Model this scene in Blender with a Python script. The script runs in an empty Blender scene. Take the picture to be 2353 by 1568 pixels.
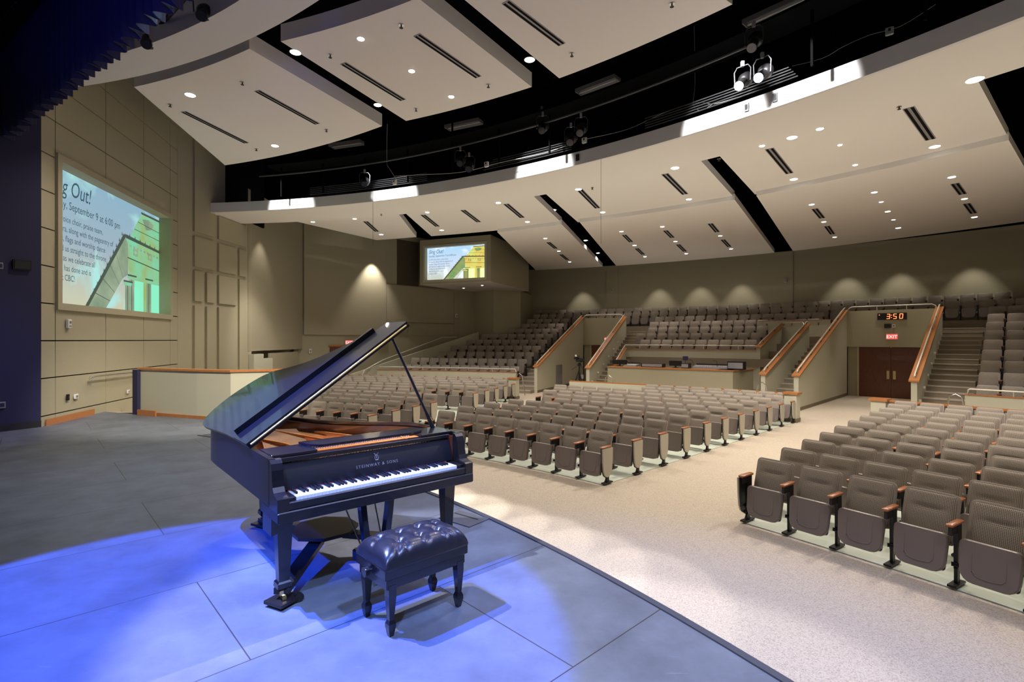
import bpy, math, random
from mathutils import Vector, Matrix
random.seed(7)
sin, cos, R, PI = math.sin, math.cos, math.radians, math.pi
S = bpy.context.scene
COL = S.collection
# ------------------------------------------------------------------ camera
F = 1190.0; CX = 1176.5; CY = 781.0; EYE = 1.72
cam = bpy.data.objects.new('camera', bpy.data.cameras.new('camera')); COL.objects.link(cam)
cam.location = (0, 0, EYE); cam.rotation_euler = (PI/2, 0, 0)
cam.data.sensor_width = 36.0; cam.data.lens = 36.0*F/2353; cam.data.shift_y = -3.0/2353
cam.data.clip_start = .05; cam.data.clip_end = 200
S.camera = cam
# ------------------------------------------------------------------ world, colour management
W = bpy.data.worlds.new('world'); S.world = W; W.use_nodes = True
W.node_tree.nodes['Background'].inputs[0].default_value = (.75, .82, 1, 1)
W.node_tree.nodes['Background'].inputs[1].default_value = .06
S.view_settings.view_transform = 'Standard'; S.view_settings.look = 'None'
S.view_settings.exposure = 0.0; S.view_settings.gamma = 1.0
S.view_settings.use_curve_mapping = False
S.cycles.use_denoising = True
S.cycles.max_bounces = 6; S.cycles.diffuse_bounces = 4; S.cycles.glossy_bounces = 3
S.cycles.sample_clamp_indirect = 4.0
C = Vector((-12.6, -5.0))            # centre of the fan-shaped hall
FL = -0.75                           # hall floor, the stage is z = 0
def pol(r, deg, z=None):
    p = (C.x+r*cos(R(deg)), C.y+r*sin(R(deg)))
    return Vector(p) if z is None else Vector((p[0], p[1], z))
def at(px, py, z=None, d=None):      # a pixel of the photo on the level plane z, or at depth d
    if d is None: d = F*(z-EYE)/(CY-py)
    return Vector(((px-CX)/F*d, d, EYE+(CY-py)*d/F))
# ------------------------------------------------------------------ lights
def spot(name, loc, to, power, color=(1, 1, 1), size=60, blend=.5, rad=.08):
    l = bpy.data.lights.new(name, 'SPOT'); l.energy = power; l.color = color
    l.spot_size = R(size); l.spot_blend = blend; l.shadow_soft_size = rad
    o = bpy.data.objects.new(name, l); COL.objects.link(o); o.location = loc
    o.rotation_euler = (Vector(to)-Vector(loc)).to_track_quat('-Z', 'Y').to_euler(); return o
def area(name, loc, to, power, color, sx, sy):
    l = bpy.data.lights.new(name, 'AREA'); l.shape = 'RECTANGLE'; l.energy = power; l.color = color
    l.size = sx; l.size_y = sy
    o = bpy.data.objects.new(name, l); COL.objects.link(o); o.location = loc
    o.rotation_euler = (Vector(to)-Vector(loc)).to_track_quat('-Z', 'Y').to_euler(); return o
UPK = .36
WARM = (1, .895, .78)
# house downlights beyond the frame (those in view are placed with their cans)
for r_, n0, n1, st, z_, pw in ((17.9, 12, 37, 8, 6.9, 250), (23.9, 20, 32, 6, 6.08, 330), (28.2, 18, 33, 6, 6.3, 300), (34.0, 20, 32, 6, 6.2, 130), (20.5, 76, 84, 8, 6.0, 200)):
    a = n0
    while a <= n1:
        spot('house_light', pol(r_, a, z_), pol(r_, a, -1), pw, WARM, 118, .8, .1); a += st
DLK = 1.0
LIT = [1331, 1506, 1600, 1695, 1938, 2060, 2225]
# stage lights: two on the catwalk pipe, others overhead, plus added fills
LW, LB = Vector((4.22, 9.48, 6.43)), Vector((4.45, 9.21, 6.44))     # the two lit lamps on the pipe
TW, TB = Vector((-1.30, 4.15, .85)), Vector((-2.25, 3.0, 0))
spot('stage_light_white', LW+(TW-LW).normalized()*.3, TW, 6000, (1, .88, .80), 11, .4, .05)
spot('stage_light_blue', LB+(TB-LB).normalized()*.3, TB, 1300, (.25, .35, 1), 22, .3, .05)
spot('overhead_white', (-4.7, 3.7, 7.0), (-.35, 3.45, 0), 3400, (.90, .90, 1), 28, .3, .05)
spot('overhead_blue', (-4.2, 2.8, 7.0), (-2.1, 2.95, 0), 10000, (.055, .14, 1), 33, .08, .05)
spot('stage_light_side', (-.6, -1.8, 6.3), (-1.0, 3.6, .8), 2300, (.34, .50, 1), 16, .3, .08)
spot('stage_light_low', (1.6, 1.2, 7.0), (1.1, 2.9, 0), 2600, (.26, .40, 1), 56, .7, .1)
spot('piano_side_blue_fill', (-5.6, .9, 4.6), (-2.0, 4.1, .8), 7000, (.015, .08, 1), 17, .4, .1)  # added narrow beam that deepens the blue on the bass side
spot('curtain_light', (-2.0, 1.0, 4.0), (-5.0, 7.2, 6.8), 420, (.08, .10, 1), 38, .6, .2)
for a in (60, 57, 54, 51.5, 49, 46.5, 44, 41.5, 39, 36): spot('stage_edge_light', (2.0, 12.2, 6.3), pol(17.2, a, FL), (3000 if a > 45 else 1800), (1, .97, .97), 10, .45, .05)
spot('ramp_wall_light', (-2.5, 5.5, 6.9), (-6.9, 11.4, .6), 4200, (1, .91, .76), 34, .6, .1)
spot('stage_wall_light', (-6.5, 3.0, 6.3), (-10.3, 8.6, .6), 900, (.10, .12, 1), 36, .8, .2)
spot('stage_fill', (-4.0, 6.5, 6.9), (-3.2, 5.6, 0), 620, (.46, .58, 1), 84, 1, .3)
# added upward fill lights without fixtures, brightening the ceiling like floor bounce
for x, y, z, sx, sy, pw in ((5, 15, .6, 9, 7, 300), (10, 9, .6, 6, 8, 200), (-3, 20, .6, 9, 7, 260), (10, 29, 3.4, 10, 9, 130), (-6, 14.5, .8, 4, 4, 60)):
    area('ceiling_fill', (x, y, z), (x, y, 9), pw*UPK, (1, .91, .82), sx, sy)
# ------------------------------------------------------------------ materials
MATS = {}
def mat(name, col, rough=.6, metal=0, coat=0, emit=None, estr=1, noise=None, bump=None, spec=None, sheen=0):
    m = bpy.data.materials.new(name); m.use_nodes = True; MATS[name] = m
    nt = m.node_tree; b = nt.nodes['Principled BSDF']
    b.inputs['Base Color'].default_value = (*col, 1); b.inputs['Roughness'].default_value = rough
    b.inputs['Metallic'].default_value = metal; b.inputs['Coat Weight'].default_value = coat
    if spec is not None: b.inputs['Specular IOR Level'].default_value = spec
    if emit:
        b.inputs['Emission Color'].default_value = (*emit, 1); b.inputs['Emission Strength'].default_value = estr
    tc = nt.nodes.new('ShaderNodeTexCoord')
    if noise:                       # (scale, other colour, detail)
        n = nt.nodes.new('ShaderNodeTexNoise'); n.inputs['Scale'].default_value = noise[0]; n.inputs['Detail'].default_value = noise[2] if len(noise) > 2 else 3
        if len(noise) > 3:
            mp = nt.nodes.new('ShaderNodeMapping'); mp.inputs['Scale'].default_value = noise[3]
            nt.links.new(tc.outputs['Object'], mp.inputs[0]); nt.links.new(mp.outputs[0], n.inputs['Vector'])
        else: nt.links.new(tc.outputs['Object'], n.inputs['Vector'])
        rp = nt.nodes.new('ShaderNodeValToRGB'); rp.color_ramp.elements[0].position = .35; rp.color_ramp.elements[1].position = .65
        rp.color_ramp.elements[0].color = (*col, 1); rp.color_ramp.elements[1].color = (*noise[1], 1)
        nt.links.new(n.outputs['Fac'], rp.inputs[0]); nt.links.new(rp.outputs[0], b.inputs['Base Color'])
    if bump:                        # (scale, distance)
        n = nt.nodes.new('ShaderNodeTexNoise'); n.inputs['Scale'].default_value = bump[0]
        nt.links.new(tc.outputs['Object'], n.inputs['Vector'])
        bp = nt.nodes.new('ShaderNodeBump'); bp.inputs['Distance'].default_value = bump[1]; bp.inputs['Strength'].default_value = .6
        nt.links.new(n.outputs['Fac'], bp.inputs['Height']); nt.links.new(bp.outputs[0], b.inputs['Normal'])
    if emit: m.cycles.emission_sampling = 'NONE'
    return m
M_wall = mat('tan_wall_paint', (.385, .35, .24), .85, noise=(60, (.41, .375, .26)))
M_panel = mat('tan_acoustic_fabric', (.36, .32, .225), .95, noise=(120, (.40, .355, .25)), bump=(400, .002))
M_lowwall = mat('pale_green_tan_paint', (.56, .54, .42), .8)
M_blue = mat('stage_wall_paint', (.022, .022, .07), .8)
M_recess = mat('recess_shade_tan', (.085, .07, .045), .95)  # dark tan stands in for the shade of a recess drawn flat
M_ceil = mat('ceiling_paint', (.80, .755, .70), .9)
M_fascia = mat('fascia_paint', (.72, .70, .68), .85)
M_black = mat('black_ceiling_void', (.004, .004, .005), 1, spec=0)
M_blackwall = mat('black_paint', (.006, .006, .007), .9, spec=.1)
M_dark = mat('dark_base', (.02, .02, .02), .8)
M_base = mat('rubber_baseboard', (.19, .155, .10), .6)
M_wood = mat('oak_trim', (.52, .215, .07), .35, coat=.3, noise=(6, (.40, .15, .045), 6, (1, 12, 12)))
M_arm = mat('armrest_wood', (.42, .145, .045), .35, coat=.4, noise=(8, (.30, .09, .03), 5, (1, 8, 8)))
M_door = mat('walnut_door_veneer', (.16, .045, .018), .35, coat=.2, noise=(5, (.11, .028, .012), 6, (9, 9, 1)))
M_brass = mat('brass', (.85, .62, .25), .3, 1)
M_steel = mat('satin_steel', (.75, .74, .72), .28, 1)
M_rail = mat('painted_rail', (.72, .69, .6), .4, .3)
M_slab = mat('painted_concrete', (.50, .56, .47), .5, noise=(3, (.55, .60, .52)))
M_plastic = mat('taupe_plastic', (.205, .170, .155), .36)
M_shell = mat('back_shell_plastic', (.27, .23, .19), .5)
M_endp = mat('cream_end_panel', (.47, .43, .34), .5)
M_blk = mat('black_steel', (.012, .011, .012), .4, .3)
M_white = mat('white_plastic', (.8, .8, .78), .4)
M_grey = mat('grey_metal', (.30, .29, .31), .5, .3)
M_carpet_dark = mat('stair_carpet', (.34, .285, .215), .95, noise=(300, (.24, .20, .15), 2))
M_lens = mat('lamp_lens', (.9, .9, .9), .3, emit=(1, .95, .86), estr=14)
M_blk2 = mat('slot_shadow', (.015, .014, .012), 1, spec=0)
# carpet
def carpet():
    m = mat('beige_loop_carpet', (.5, .44, .37), .95)
    nt = m.node_tree; b = nt.nodes['Principled BSDF']; tc = nt.nodes.new('ShaderNodeTexCoord')
    v = nt.nodes.new('ShaderNodeTexVoronoi'); v.inputs['Scale'].default_value = 120
    n = nt.nodes.new('ShaderNodeTexNoise'); n.inputs['Scale'].default_value = 260; n.inputs['Detail'].default_value = 2
    nt.links.new(tc.outputs['Object'], v.inputs['Vector']); nt.links.new(tc.outputs['Object'], n.inputs['Vector'])
    rp = nt.nodes.new('ShaderNodeValToRGB'); cr = rp.color_ramp
    cr.elements[0].position = .1; cr.elements[0].color = (.22, .165, .135, 1)
    cr.elements[1].position = .8; cr.elements[1].color = (.58, .51, .40, 1)
    e = cr.elements.new(.35); e.color = (.44, .37, .295, 1)
    mx = nt.nodes.new('ShaderNodeMix'); mx.data_type = 'FLOAT'; mx.inputs[0].default_value = .5
    sp = nt.nodes.new('ShaderNodeSeparateColor'); nt.links.new(v.outputs['Color'], sp.inputs[0])
    nt.links.new(sp.outputs[0], mx.inputs[2]); nt.links.new(n.outputs['Fac'], mx.inputs[3])
    nt.links.new(mx.outputs[0], rp.inputs[0]); nt.links.new(rp.outputs[0], b.inputs['Base Color'])
    return m
M_carpet = carpet()
def stage_mat():
    m = mat('stage_floor_paint', (.2, .22, .25), .5)
    nt = m.node_tree; b = nt.nodes['Principled BSDF']; tc = nt.nodes.new('ShaderNodeTexCoord')
    mp = nt.nodes.new('ShaderNodeMapping'); mp.inputs['Rotation'].default_value = (0, 0, R(-43)); mp.inputs['Location'].default_value = (.35, -.55, 0)
    br = nt.nodes.new('ShaderNodeTexBrick'); br.inputs['Scale'].default_value = 1
    br.inputs['Brick Width'].default_value = 2.44; br.inputs['Row Height'].default_value = 1.22
    br.inputs['Mortar Size'].default_value = .004; br.inputs['Mortar Smooth'].default_value = .2
    br.inputs['Color1'].default_value = (.125, .142, .175, 1); br.inputs['Color2'].default_value = (.138, .155, .19, 1)
    br.inputs['Mortar'].default_value = (.03, .03, .035, 1)
    nt.links.new(tc.outputs['Object'], mp.inputs[0]); nt.links.new(mp.outputs[0], br.inputs['Vector'])
    n = nt.nodes.new('ShaderNodeTexNoise'); n.inputs['Scale'].default_value = 2.2; n.inputs['Detail'].default_value = 8; n.inputs['Roughness'].default_value = .65
    nt.links.new(tc.outputs['Object'], n.inputs['Vector'])
    rp = nt.nodes.new('ShaderNodeValToRGB'); rp.color_ramp.elements[0].color = (.70, .70, .71, 1); rp.color_ramp.elements[1].color = (1.25, 1.25, 1.24, 1)
    rp.color_ramp.elements[0].position = .3; rp.color_ramp.elements[1].position = .7
    nt.links.new(n.outputs['Fac'], rp.inputs[0])
    mx = nt.nodes.new('ShaderNodeMix'); mx.data_type = 'RGBA'; mx.blend_type = 'MULTIPLY'; mx.inputs[0].default_value = 1
    nt.links.new(br.outputs['Color'], mx.inputs[6]); nt.links.new(rp.outputs[0], mx.inputs[7])
    # scuffs: sparse stretched pale scratches
    m2 = nt.nodes.new('ShaderNodeMapping'); m2.inputs['Scale'].default_value = (3, 30, 1); m2.inputs['Rotation'].default_value = (0, 0, .7)
    n2 = nt.nodes.new('ShaderNodeTexNoise'); n2.inputs['Scale'].default_value = 1.5; n2.inputs['Detail'].default_value = 4
    nt.links.new(tc.outputs['Object'], m2.inputs[0]); nt.links.new(m2.outputs[0], n2.inputs['Vector'])
    r2 = nt.nodes.new('ShaderNodeValToRGB'); r2.color_ramp.elements[0].position = .68; r2.color_ramp.elements[1].position = .76
    r2.color_ramp.elements[1].color = (.06, .06, .06, 1); r2.color_ramp.elements[0].color = (0, 0, 0, 1)
    nt.links.new(n2.outputs['Fac'], r2.inputs[0])
    ad = nt.nodes.new('ShaderNodeMix'); ad.data_type = 'RGBA'; ad.blend_type = 'ADD'; ad.inputs[0].default_value = 1
    nt.links.new(mx.outputs[2], ad.inputs[6]); nt.links.new(r2.outputs[0], ad.inputs[7])
    nt.links.new(ad.outputs[2], b.inputs['Base Color'])
    return m
M_stage = stage_mat()
def fabric():
    m = mat('checked_seat_fabric', (.2, .18, .16), .95)
    nt = m.node_tree; b = nt.nodes['Principled BSDF']; tc = nt.nodes.new('ShaderNodeTexCoord')
    mp = nt.nodes.new('ShaderNodeMapping'); mp.inputs['Scale'].default_value = (75, 1, 75)
    w1 = nt.nodes.new('ShaderNodeTexChecker'); w1.inputs['Scale'].default_value = 1
    sx = nt.nodes.new('ShaderNodeSeparateXYZ'); nt.links.new(tc.outputs['Object'], sx.inputs[0])
    def tri(sock):
        a = nt.nodes.new('ShaderNodeMath'); a.operation = 'MULTIPLY'; a.inputs[1].default_value = 2*PI/.0135
        s = nt.nodes.new('ShaderNodeMath'); s.operation = 'SINE'
        nt.links.new(sock, a.inputs[0]); nt.links.new(a.outputs[0], s.inputs[0]); return s.outputs[0]
    mx = nt.nodes.new('ShaderNodeMath'); mx.operation = 'MAXIMUM'
    nt.links.new(tri(sx.outputs[0]), mx.inputs[0]); nt.links.new(tri(sx.outputs[2]), mx.inputs[1])
    rp = nt.nodes.new('ShaderNodeValToRGB'); rp.color_ramp.elements[0].position = .15; rp.color_ramp.elements[1].position = .55
    rp.color_ramp.elements[0].color = (.075, .060, .048, 1); rp.color_ramp.elements[1].color = (.40, .345, .285, 1)
    nt.nodes.remove(w1); nt.nodes.remove(mp)
    nt.links.new(mx.outputs[0], rp.inputs[0]); nt.links.new(rp.outputs[0], b.inputs['Base Color'])
    return m
# ceiling void, fabric
M_fabric = fabric()

# ------------------------------------------------------------------ mesh builder
class MB:
    def __init__(s): s.v = []; s.f = []; s.m = []; s.mats = []; s.cur = 0
    def use(s, m):
        if m not in s.mats: s.mats.append(m)
        s.cur = s.mats.index(m); return s
    def add(s, vs, fs):
        o = len(s.v); s.v += [tuple(v) for v in vs]
        for f in fs: s.f.append([i+o for i in f]); s.m.append(s.cur)
        return s
    def box(s, c, d, M=None, taper=1):
        x, y, z = d[0]/2, d[1]/2, d[2]/2
        vs = []
        for k, t in ((-1, taper), (1, 1)):
            for a, b in ((-1, -1), (1, -1), (1, 1), (-1, 1)):
                vs.append(Vector((a*x*t, b*y*t, k*z)))
        if M: vs = [M @ v for v in vs]
        vs = [v+Vector(c) for v in vs]
        return s.add(vs, [(3, 2, 1, 0), (4, 5, 6, 7), (0, 1, 5, 4), (1, 2, 6, 5), (2, 3, 7, 6), (3, 0, 4, 7)])
    def bbox(s, c, d, b=.005, M=None):      # box with chamfered edges
        x, y, z = d[0]/2, d[1]/2, d[2]/2; b = min(b, x*.9, y*.9, z*.9)
        rings = []
        for zz, i in ((-z, b), (-z+b, 0), (z-b, 0), (z, b)):
            a, c2 = x-i, y-i
            rings.append([Vector(p) for p in ((-a+b, -c2, zz), (a-b, -c2, zz), (a, -c2+b, zz), (a, c2-b, zz), (a-b, c2, zz), (-a+b, c2, zz), (-a, c2-b, zz), (-a, -c2+b, zz))])
        return s.loft([[((M @ v) if M else v)+Vector(c) for v in r] for r in rings])
    def loft(s, rings, cap=True, closed=True):
        n = len(rings[0]); vs = [v for r in rings for v in r]; fs = []
        for k in range(len(rings)-1):
            for i in range(n if closed else n-1):
                j = (i+1) % n; fs.append((k*n+i, k*n+j, (k+1)*n+j, (k+1)*n+i))
        if cap and closed: fs.append(tuple(range(n-1, -1, -1))); fs.append(tuple((len(rings)-1)*n+i for i in range(n)))
        return s.add(vs, fs)
    def prism(s, poly, z0, z1):             # poly of 2D points, counter-clockwise from above
        a = sum(poly[i][0]*poly[(i+1) % len(poly)][1]-poly[(i+1) % len(poly)][0]*poly[i][1] for i in range(len(poly)))
        if a < 0: poly = poly[::-1]
        f = lambda z, p: z(p) if callable(z) else z
        return s.loft([[Vector((p[0], p[1], f(z0, p))) for p in poly], [Vector((p[0], p[1], f(z1, p))) for p in poly]])
    def slab(s, O, e, n, poly, t):          # poly of (along e, z) pushed along n by t
        O = Vector((O[0], O[1], 0)); e = Vector((e[0], e[1], 0)); n = Vector((n[0], n[1], 0))
        r0 = [O+e*a+Vector((0, 0, z)) for a, z in poly]; r1 = [p+n*t for p in r0]
        return s.loft([r0, r1])
    def tube(s, pts, r, n=8, cap=True):
        pts = [Vector(p) for p in pts]; rings = []; up = Vector((0, 0, 1))
        rr = r if isinstance(r, (list, tuple)) else [r]*len(pts)
        for i, p in enumerate(pts):
            t = (pts[min(i+1, len(pts)-1)]-pts[max(i-1, 0)]).normalized()
            u = t.cross(up) if abs(t.z) < .95 else t.cross(Vector((1, 0, 0)))
            u.normalize(); w = t.cross(u).normalized()
            rings.append([p+(u*cos(2*PI*k/n)+w*sin(2*PI*k/n))*rr[i] for k in range(n)])
        return s.loft(rings, cap)
    def lathe(s, prof, c=(0, 0, 0), n=16, M=None):   # prof: (radius, z)
        rings = [[Vector((r*cos(2*PI*k/n), r*sin(2*PI*k/n), z)) for k in range(n)] for r, z in prof]
        if M: rings = [[M @ v for v in r] for r in rings]
        return s.loft([[v+Vector(c) for v in r] for r in rings])
    def mesh(s, name, smooth=None):
        me = bpy.data.meshes.new(name); me.from_pydata(s.v, [], s.f)
        for m in s.mats: me.materials.append(m)
        me.polygons.foreach_set('material_index', s.m)
        if smooth:
            me.polygons.foreach_set('use_smooth', [True]*len(s.f)); me.update(); me.set_sharp_from_angle(angle=R(smooth))
        me.update(); return me
    def build(s, name, parent=None, smooth=None, **kw):
        me = s.mesh(name, smooth); o = bpy.data.objects.new(name, me); COL.objects.link(o)
        if parent: o.parent = parent
        for k, v in kw.items(): o[k] = v
        return o
def nb(m): return MB().use(m)
def thing(name, label, cat, loc=(0, 0, 0), rot=0, group=None):
    o = bpy.data.objects.new(name, None); COL.objects.link(o); o.location = loc
    if isinstance(rot, (int, float)): o.rotation_euler = (0, 0, rot)
    else: o.rotation_euler = rot
    o['label'] = label; o['category'] = cat
    if group: o['group'] = group
    o.empty_display_size = .1
    return o
def tag(o, label, cat, group=None):
    o['label'] = label; o['category'] = cat
    if group: o['group'] = group
    return o
def struct(name, mb, smooth=None): return mb.build(name, None, smooth, kind='structure')
def smoothpoly(pts, n=5, closed=False):
    P = [Vector(p) for p in pts]; out = []; m = len(P)
    rng = range(m) if closed else range(m-1)
    for i in rng:
        if closed: a, b, c, d = P[(i-1) % m], P[i], P[(i+1) % m], P[(i+2) % m]
        else: a, b, c, d = P[max(i-1, 0)], P[i], P[i+1], P[min(i+2, m-1)]
        for k in range(n):
            t = k/n; out.append(.5*((2*b)+(c-a)*t+(2*a-5*b+4*c-d)*t*t+(3*b-a-3*c+d)*t**3))
    if not closed: out.append(P[-1])
    return out
def text_mesh(name, body, size, m, parent, M, shear=0, extrude=0, align='LEFT', space=1.0, line=1.0, sx=1.0):
    cu = bpy.data.curves.new('lettering', 'FONT'); cu.body = body; cu.size = size; cu.shear = shear; cu.extrude = extrude
    cu.align_x = align; cu.space_character = space; cu.space_line = line; cu.resolution_u = 3
    to = bpy.data.objects.new('lettering', cu); COL.objects.link(to)
    dg = bpy.context.evaluated_depsgraph_get(); me = bpy.data.meshes.new_from_object(to.evaluated_get(dg))
    bpy.data.objects.remove(to); me.transform(Matrix.Diagonal((sx, 1, 1, 1))); me.transform(M); me.materials.clear(); me.materials.append(m)
    me.name = name
    o = bpy.data.objects.new(name, me); COL.objects.link(o); o.parent = parent; return o
FRONT = Matrix.Rotation(PI/2, 4, 'X')     # letters standing in the XZ plane, read from -Y

# ================================================================== STRUCTURE
def ring(r0, r1, a0, a1, z0, z1, mb, n=None):   # a0/a1 constants or functions of r
    f = lambda a, r: a(r) if callable(a) else a
    n = n or max(3, int(abs(f(a1, r1)-f(a0, r1))/1.5))
    inner = [pol(r0, f(a0, r0)+(f(a1, r0)-f(a0, r0))*i/n) for i in range(n+1)]
    outer = [pol(r1, f(a0, r1)+(f(a1, r1)-f(a0, r1))*i/n) for i in range(n+1)]
    zf = lambda z, p: z(p) if callable(z) else z
    vs = []
    for p, q in zip(inner, outer):
        vs += [(p.x, p.y, zf(z0, p)), (q.x, q.y, zf(z0, q)), (q.x, q.y, zf(z1, q)), (p.x, p.y, zf(z1, p))]
    fs = []
    for i in range(n):
        a, b = i*4, i*4+4
        for k in range(4): fs.append((a+k, b+k, b+(k+1) % 4, a+(k+1) % 4))
    fs.append((3, 2, 1, 0)); fs.append((n*4, n*4+1, n*4+2, n*4+3))
    return mb.add(vs, fs)
def zone(r0, r1, a0, a1, z0, z1, mb, n=24): return ring(r0, r1, a0, a1, z0, z1, mb, n)
# stage platform
arc = [pol(15.9, a) for a in range(-12, 65, 2)]
edge_l = [Vector((-4.6, 11.15)), Vector((-6.0, 10.95)), Vector((-8.57, 11.9)), Vector((-9.75, 12.4)), Vector((-9.28, 10.2)), Vector((-10.2, 8.4)), Vector((-12.5, 0)), Vector((-12, -7)), Vector((3, -8.5))]
struct('floor_stage', nb(M_stage).prism(arc+edge_l, FL, 0))
tr = MB().use(mat('stage_edge_steel', (.05, .055, .075), .5)); ring(15.885, 15.935, -12, 64, -.05, .01, tr, 60); struct('trim_1', tr)
# hall floor
fl = nb(M_carpet).prism([pol(12, a) for a in range(-10, 100, 5)]+[pol(48, a) for a in range(100, -15, -5)], FL-.1, FL)
struct('floor', fl)
# ramp behind the stage-side wall
rp = nb(M_carpet).add([(-9.9, 12.3, 0), (-8.45, 12.1, 0), (-8.2, 18, FL+.02), (-11.4, 18, FL+.02)], [(0, 1, 2, 3)])
struct('floor_ramp', rp)
# painted slabs under the three floor seating blocks
aisle = lambda r: 44.2-math.degrees(2.4/r)
def lin(a, b): return lambda r: a+(b-a)*(r-19.9)/(29.2-19.9)
MID_R = 44.2; MID_L = lin(56.9, 59.5); LEFT_R = lin(62.3, 64.3); LEFT_L = 82.5; RIGHT_L = aisle; RIGHT_R = lin(26, 31)
zone(19.75, 29.3, MID_R+.02, MID_L, FL, FL+.012, s_ := nb(M_slab), 16); struct('floor_slab', s_)
zone(19.75, 29.3, LEFT_R, LEFT_L, FL, FL+.012, s_ := nb(M_slab), 16); struct('floor_slab', s_)
zone(19.75, 29.3, RIGHT_R, RIGHT_L, FL, FL+.012, s_ := nb(M_slab), 16); struct('floor_slab', s_)

# --- left walls
A0 = Vector((-9.28, 10.2)); W1 = Vector((-.2067, .9784)); N1 = Vector((-.9784, -.2067))   # N points out of the hall
def d2s(px):                        # pixel column -> distance along the screen wall
    d = -7.125/((px-CX)/F+.2113); return (Vector(((px-CX)/F*d, d))-A0).dot(W1)
L1 = 6.35
TOP = 9.6
sc0, sc1, scz0, scz1 = d2s(136), d2s(388), 2.48, 5.42
cols = [0, d2s(127), d2s(243), d2s(330), d2s(391), L1]
wl = nb(M_blk2); wl.slab(A0+N1*.34, W1, N1, [(0, FL), (L1, FL), (L1, TOP), (0, TOP)], .15)
wl.use(M_wall)
def pan(s0, s1, z0, z1, g=.012): wl.slab(A0+N1*.03, W1, -N1, [(s0+g, z0+g), (s1-g, z0+g), (s1-g, z1-g), (s0+g, z1-g)], .03)
def backing(s0, s1, z0, z1): wl.slab(A0+N1*.34, W1, -N1, [(s0, z0), (s1, z0), (s1, z1), (s0, z1)], .31)
wl.use(M_blk2)
backing(0, sc0-.02, FL, TOP); backing(sc1+.02, L1, FL, TOP); backing(sc0-.02, sc1+.02, FL, scz0-.02); backing(sc0-.02, sc1+.02, scz1+.02, TOP)
wl.use(M_wall)
for ci in range(5):
    s0, s1 = cols[ci], cols[ci+1]
    zs = [FL, .2, .95, 1.7] + ([2.45+.75*k for k in range(10)] if ci in (0, 4) else [6.2, 6.95, 7.7, 8.45, 9.2])
    for a, b in zip(zs, zs[1:]):
        if ci in (1, 2, 3) and a == 1.7:
            pan(s0, s1, 1.7, scz0-.06); pan(s0, s1, scz1+.06, 6.2)
        else: pan(s0, s1, a, b)
struct('wall_left', wl)
# screen recess lining and frame
fr = nb(M_wall)
def frs(s0, s1, z0, z1, t0, t1): fr.slab(A0-N1*t0, W1, N1, [(s0, z0), (s1, z0), (s1, z1), (s0, z1)], t0+t1)
frs(sc0-.14, sc0, scz0-.14, scz1+.14, .06, .30); frs(sc1, sc1+.14, scz0-.14, scz1+.14, .06, .30)
frs(sc0, sc1, scz0-.14, scz0, .06, .30); frs(sc0, sc1, scz1, scz1+.14, .06, .30)
struct('trim_2', fr)
# blue-lit proscenium wall
pw = nb(M_blue).slab(A0, Vector((-.455, -.89)), Vector((-.89, .455)), [(0, 0), (9.5, 0), (9.5, TOP), (0, TOP)], .4)
struct('wall_proscenium', pw)
bb = nb(M_wood).slab(A0-N1*.02, W1, -N1, [(.1, 0), (1.75, 0), (1.75, .13), (.1, .13)], .02)
struct('baseboard_left', bb)
bb = nb(M_dark).slab(A0+Vector((.0, .0)), Vector((-.455, -.89)), -Vector((-.89, .455)), [(0, 0), (8, 0), (8, .13), (0, .13)], .02)
struct('baseboard_stage', bb)
def wallslab(name, O, e, n, poly, t):
    mb = nb(M_wall); r = math.atan2(e.y, e.x); ny = 1 if Vector((-e.y, e.x)).dot(n) > 0 else -1
    mb.slab((0, 0), (1, 0), (0, ny), poly, t); o = struct(name, mb); o.location = (O.x, O.y, 0); o.rotation_euler = (0, 0, r)
# cross wall with the cross-shaped panel relief
B0 = A0+W1*L1; W2 = Vector((.0867, .9962)); N2 = Vector((-.9962, .0867))
def c2s(px):
    t = (px-CX)/F; d = -12.03/(t-.087)+0; return (Vector((t*d, d))-B0).dot(W2)
L2 = c2s(567)
sb = c2s(517)
wallslab('wall_cross', B0, W2, N2, [(0, FL), (L2+.3, FL), (L2+.3, 6.3), (sb, 6.3), (sb, TOP), (0, TOP)], .3)
cw = nb(M_blackwall).slab(B0+W2*sb, W2, N2, [(0, 6.3), (L2-sb+1.2, 6.3), (L2-sb+1.2, TOP), (0, TOP)], .3)
struct('wall_void', cw)
# hall side wall, the run behind the left raked seats, and the back wall
P567 = B0+W2*L2; P695 = Vector((-10.3, 25.4)); W3 = Vector((1, 1.014)).normalized(); N3 = Vector((-W3.y, W3.x))
e5 = (P695-P567); l5 = e5.length; e5 = e5.normalized(); n5 = Vector((-e5.y, e5.x))
wallslab('wall_side', P567+n5*.5, e5, n5, [(-.8, FL), (l5+.8, FL), (l5+.8, 7.7), (-.8, 7.7)], .3)
wallslab('wall_side', P695, W3, N3, [(-.4, FL), (17, FL), (17, 7.7), (-.4, 7.7)], .3)
def back_z(p): return 6.6
bw = MB().use(M_wall); ring(43.7, 44.0, 22, 74, FL, 6.8, bw, 40)
for px in (1406, 1804):
    pass
struct('wall_back', bw)
def theta(px, r):
    t = (px-CX)/F; return math.degrees(math.acos((12.6-5*t)/(r*math.hypot(1, t)))-math.atan(t))
pl = MB().use(M_wall)
for a, b in ((1393, 1420), (1785, 1822)): ring(43.62, 43.72, theta(b, 43.6), theta(a, 43.6), 2.5, 6.6, pl, 3)
struct('trim_3', pl)
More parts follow.
